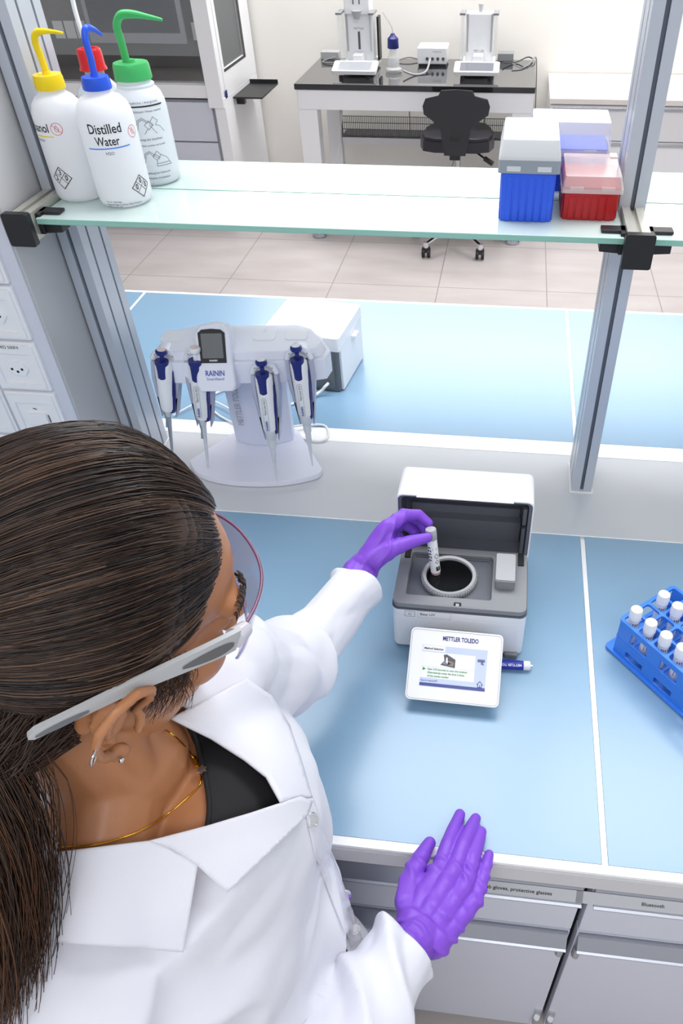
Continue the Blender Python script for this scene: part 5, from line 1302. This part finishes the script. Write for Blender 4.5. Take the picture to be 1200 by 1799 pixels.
# ---- safety glasses
t = thing('safety_glasses', 'clear wraparound safety glasses with grey temples worn by the person', 'glasses', tuple(hl(.1, 0, .02)))
def lens_pt(s, c, o=0):   # s in -1..1
    b_ = s*.070; a = .117 - .034*abs(s)**2.4; a += -.004*(c-.015)/.02*(1-abs(s))*0 + o
    return hl(a, b_*(1+o*4), c)
vs = []; fs = []; NS, NC = 36, 8
for i in range(NS+1):
    s = -1 + 2*i/NS; top = .050 - .006*s*s; bot = -.010 + .014*s*s + .012*math.exp(-(s/.2)**2)
    for j in range(NC+1): vs.append(lens_pt(s, bot + (top-bot)*j/NC))
for i in range(NS):
    for j in range(NC): a = i*(NC+1)+j; fs.append((a, a+NC+1, a+NC+2, a+1))
ln = MB().add(vs, fs).build('lens', mat('tinted_clear_lens', (200, 196, 236), .03, alpha=.32, coat=.5), t, world=True, smooth=180)
sm = ln.modifiers.new('t', 'SOLIDIFY'); sm.thickness = .0018
MB().tube([lens_pt(-1 + 2*i/NS, .050 - .006*(-1+2*i/NS)**2) for i in range(NS+1)], .0013, 8).build('brow_rim', mat('mauve_rim', (128, 74, 108), .2, alpha=.8), ln, world=True, smooth=60)
MB().tube([lens_pt(-1 + 2*i/NS, -.010 + .014*(-1+2*i/NS)**2 + .012*math.exp(-((-1+2*i/NS)/.2)**2)) for i in range(NS+1)], .001, 8).build('lower_rim', mat('lilac_rim', (150, 150, 210), .15, alpha=.7), ln, world=True, smooth=60)
tmp = mat('temple_grey', (188, 190, 192), .5)
for s in (-1, 1):
    A_ = [(.072, .080, .041), (.058, .083, .040), (.030, .086, .036), (-.005, .0895, .031), (-.035, .087, .016), (-.062, .082, -.002)]
    hw = [.0105, .0105, .0085, .0058, .0052, .0048]
    pa = spline(A_, 5); n = len(pa); vs = []; fs = []
    for i, p in enumerate(pa):
        k = i/(n-1)*(len(hw)-1); i0 = min(int(k), len(hw)-2); h_ = hw[i0]*(1-(k-i0)) + hw[i0+1]*(k-i0)
        if i == n-1: h_ *= .4
        for (db, dc) in ((.0018, -1), (.0022, 0), (.0018, 1), (-.0018, 1), (-.0018, -1)): vs.append(hl(p.x, s*(p.y+db), p.z+dc*h_))
    for i in range(n-1):
        for k in range(5): fs.append((i*5+k, i*5+(k+1) % 5, (i+1)*5+(k+1) % 5, (i+1)*5+k))
    fs.append((4, 3, 2, 1, 0)); fs.append(tuple((n-1)*5+k for k in range(5)))
    tm = MB().add(vs, fs).build('temple', tmp, t, world=True, smooth=50)
    def inset(i0, i1, kk, m, nm):
        q = MB(); v2 = []; f2 = []
        for i in range(i0, i1+1):
            p = pa[i]; k = i/(n-1)*(len(hw)-1); j0 = min(int(k), len(hw)-2); h_ = (hw[j0]*(1-(k-j0)) + hw[j0+1]*(k-j0))*kk*math.sin(PI*(i-i0+.25)/(i1-i0+.5))**.5
            for dc in (-1, 1): v2.append(hl(p.x, s*(p.y+.0027), p.z - .001 + dc*h_))
        for i in range(i1-i0): f2.append((2*i, 2*i+1, 2*i+3, 2*i+2))
        q.add(v2, f2); q.build(nm, m, tm, world=True, smooth=0)
    inset(2, 10, .55, mat('temple_rubber', (104, 104, 104), .6), 'rubber_inset'); inset(19, 24, .6, mat('temple_rubber', (112, 116, 122), .6), 'rubber_inset')
    MB().tube([hl(.082, s*.072, .040), hl(.070, s*.079, .041)], [.006, .008], 12).build('hinge_block', mat('clear_hinge', (214, 210, 220), .1, alpha=.75), tm, world=True)
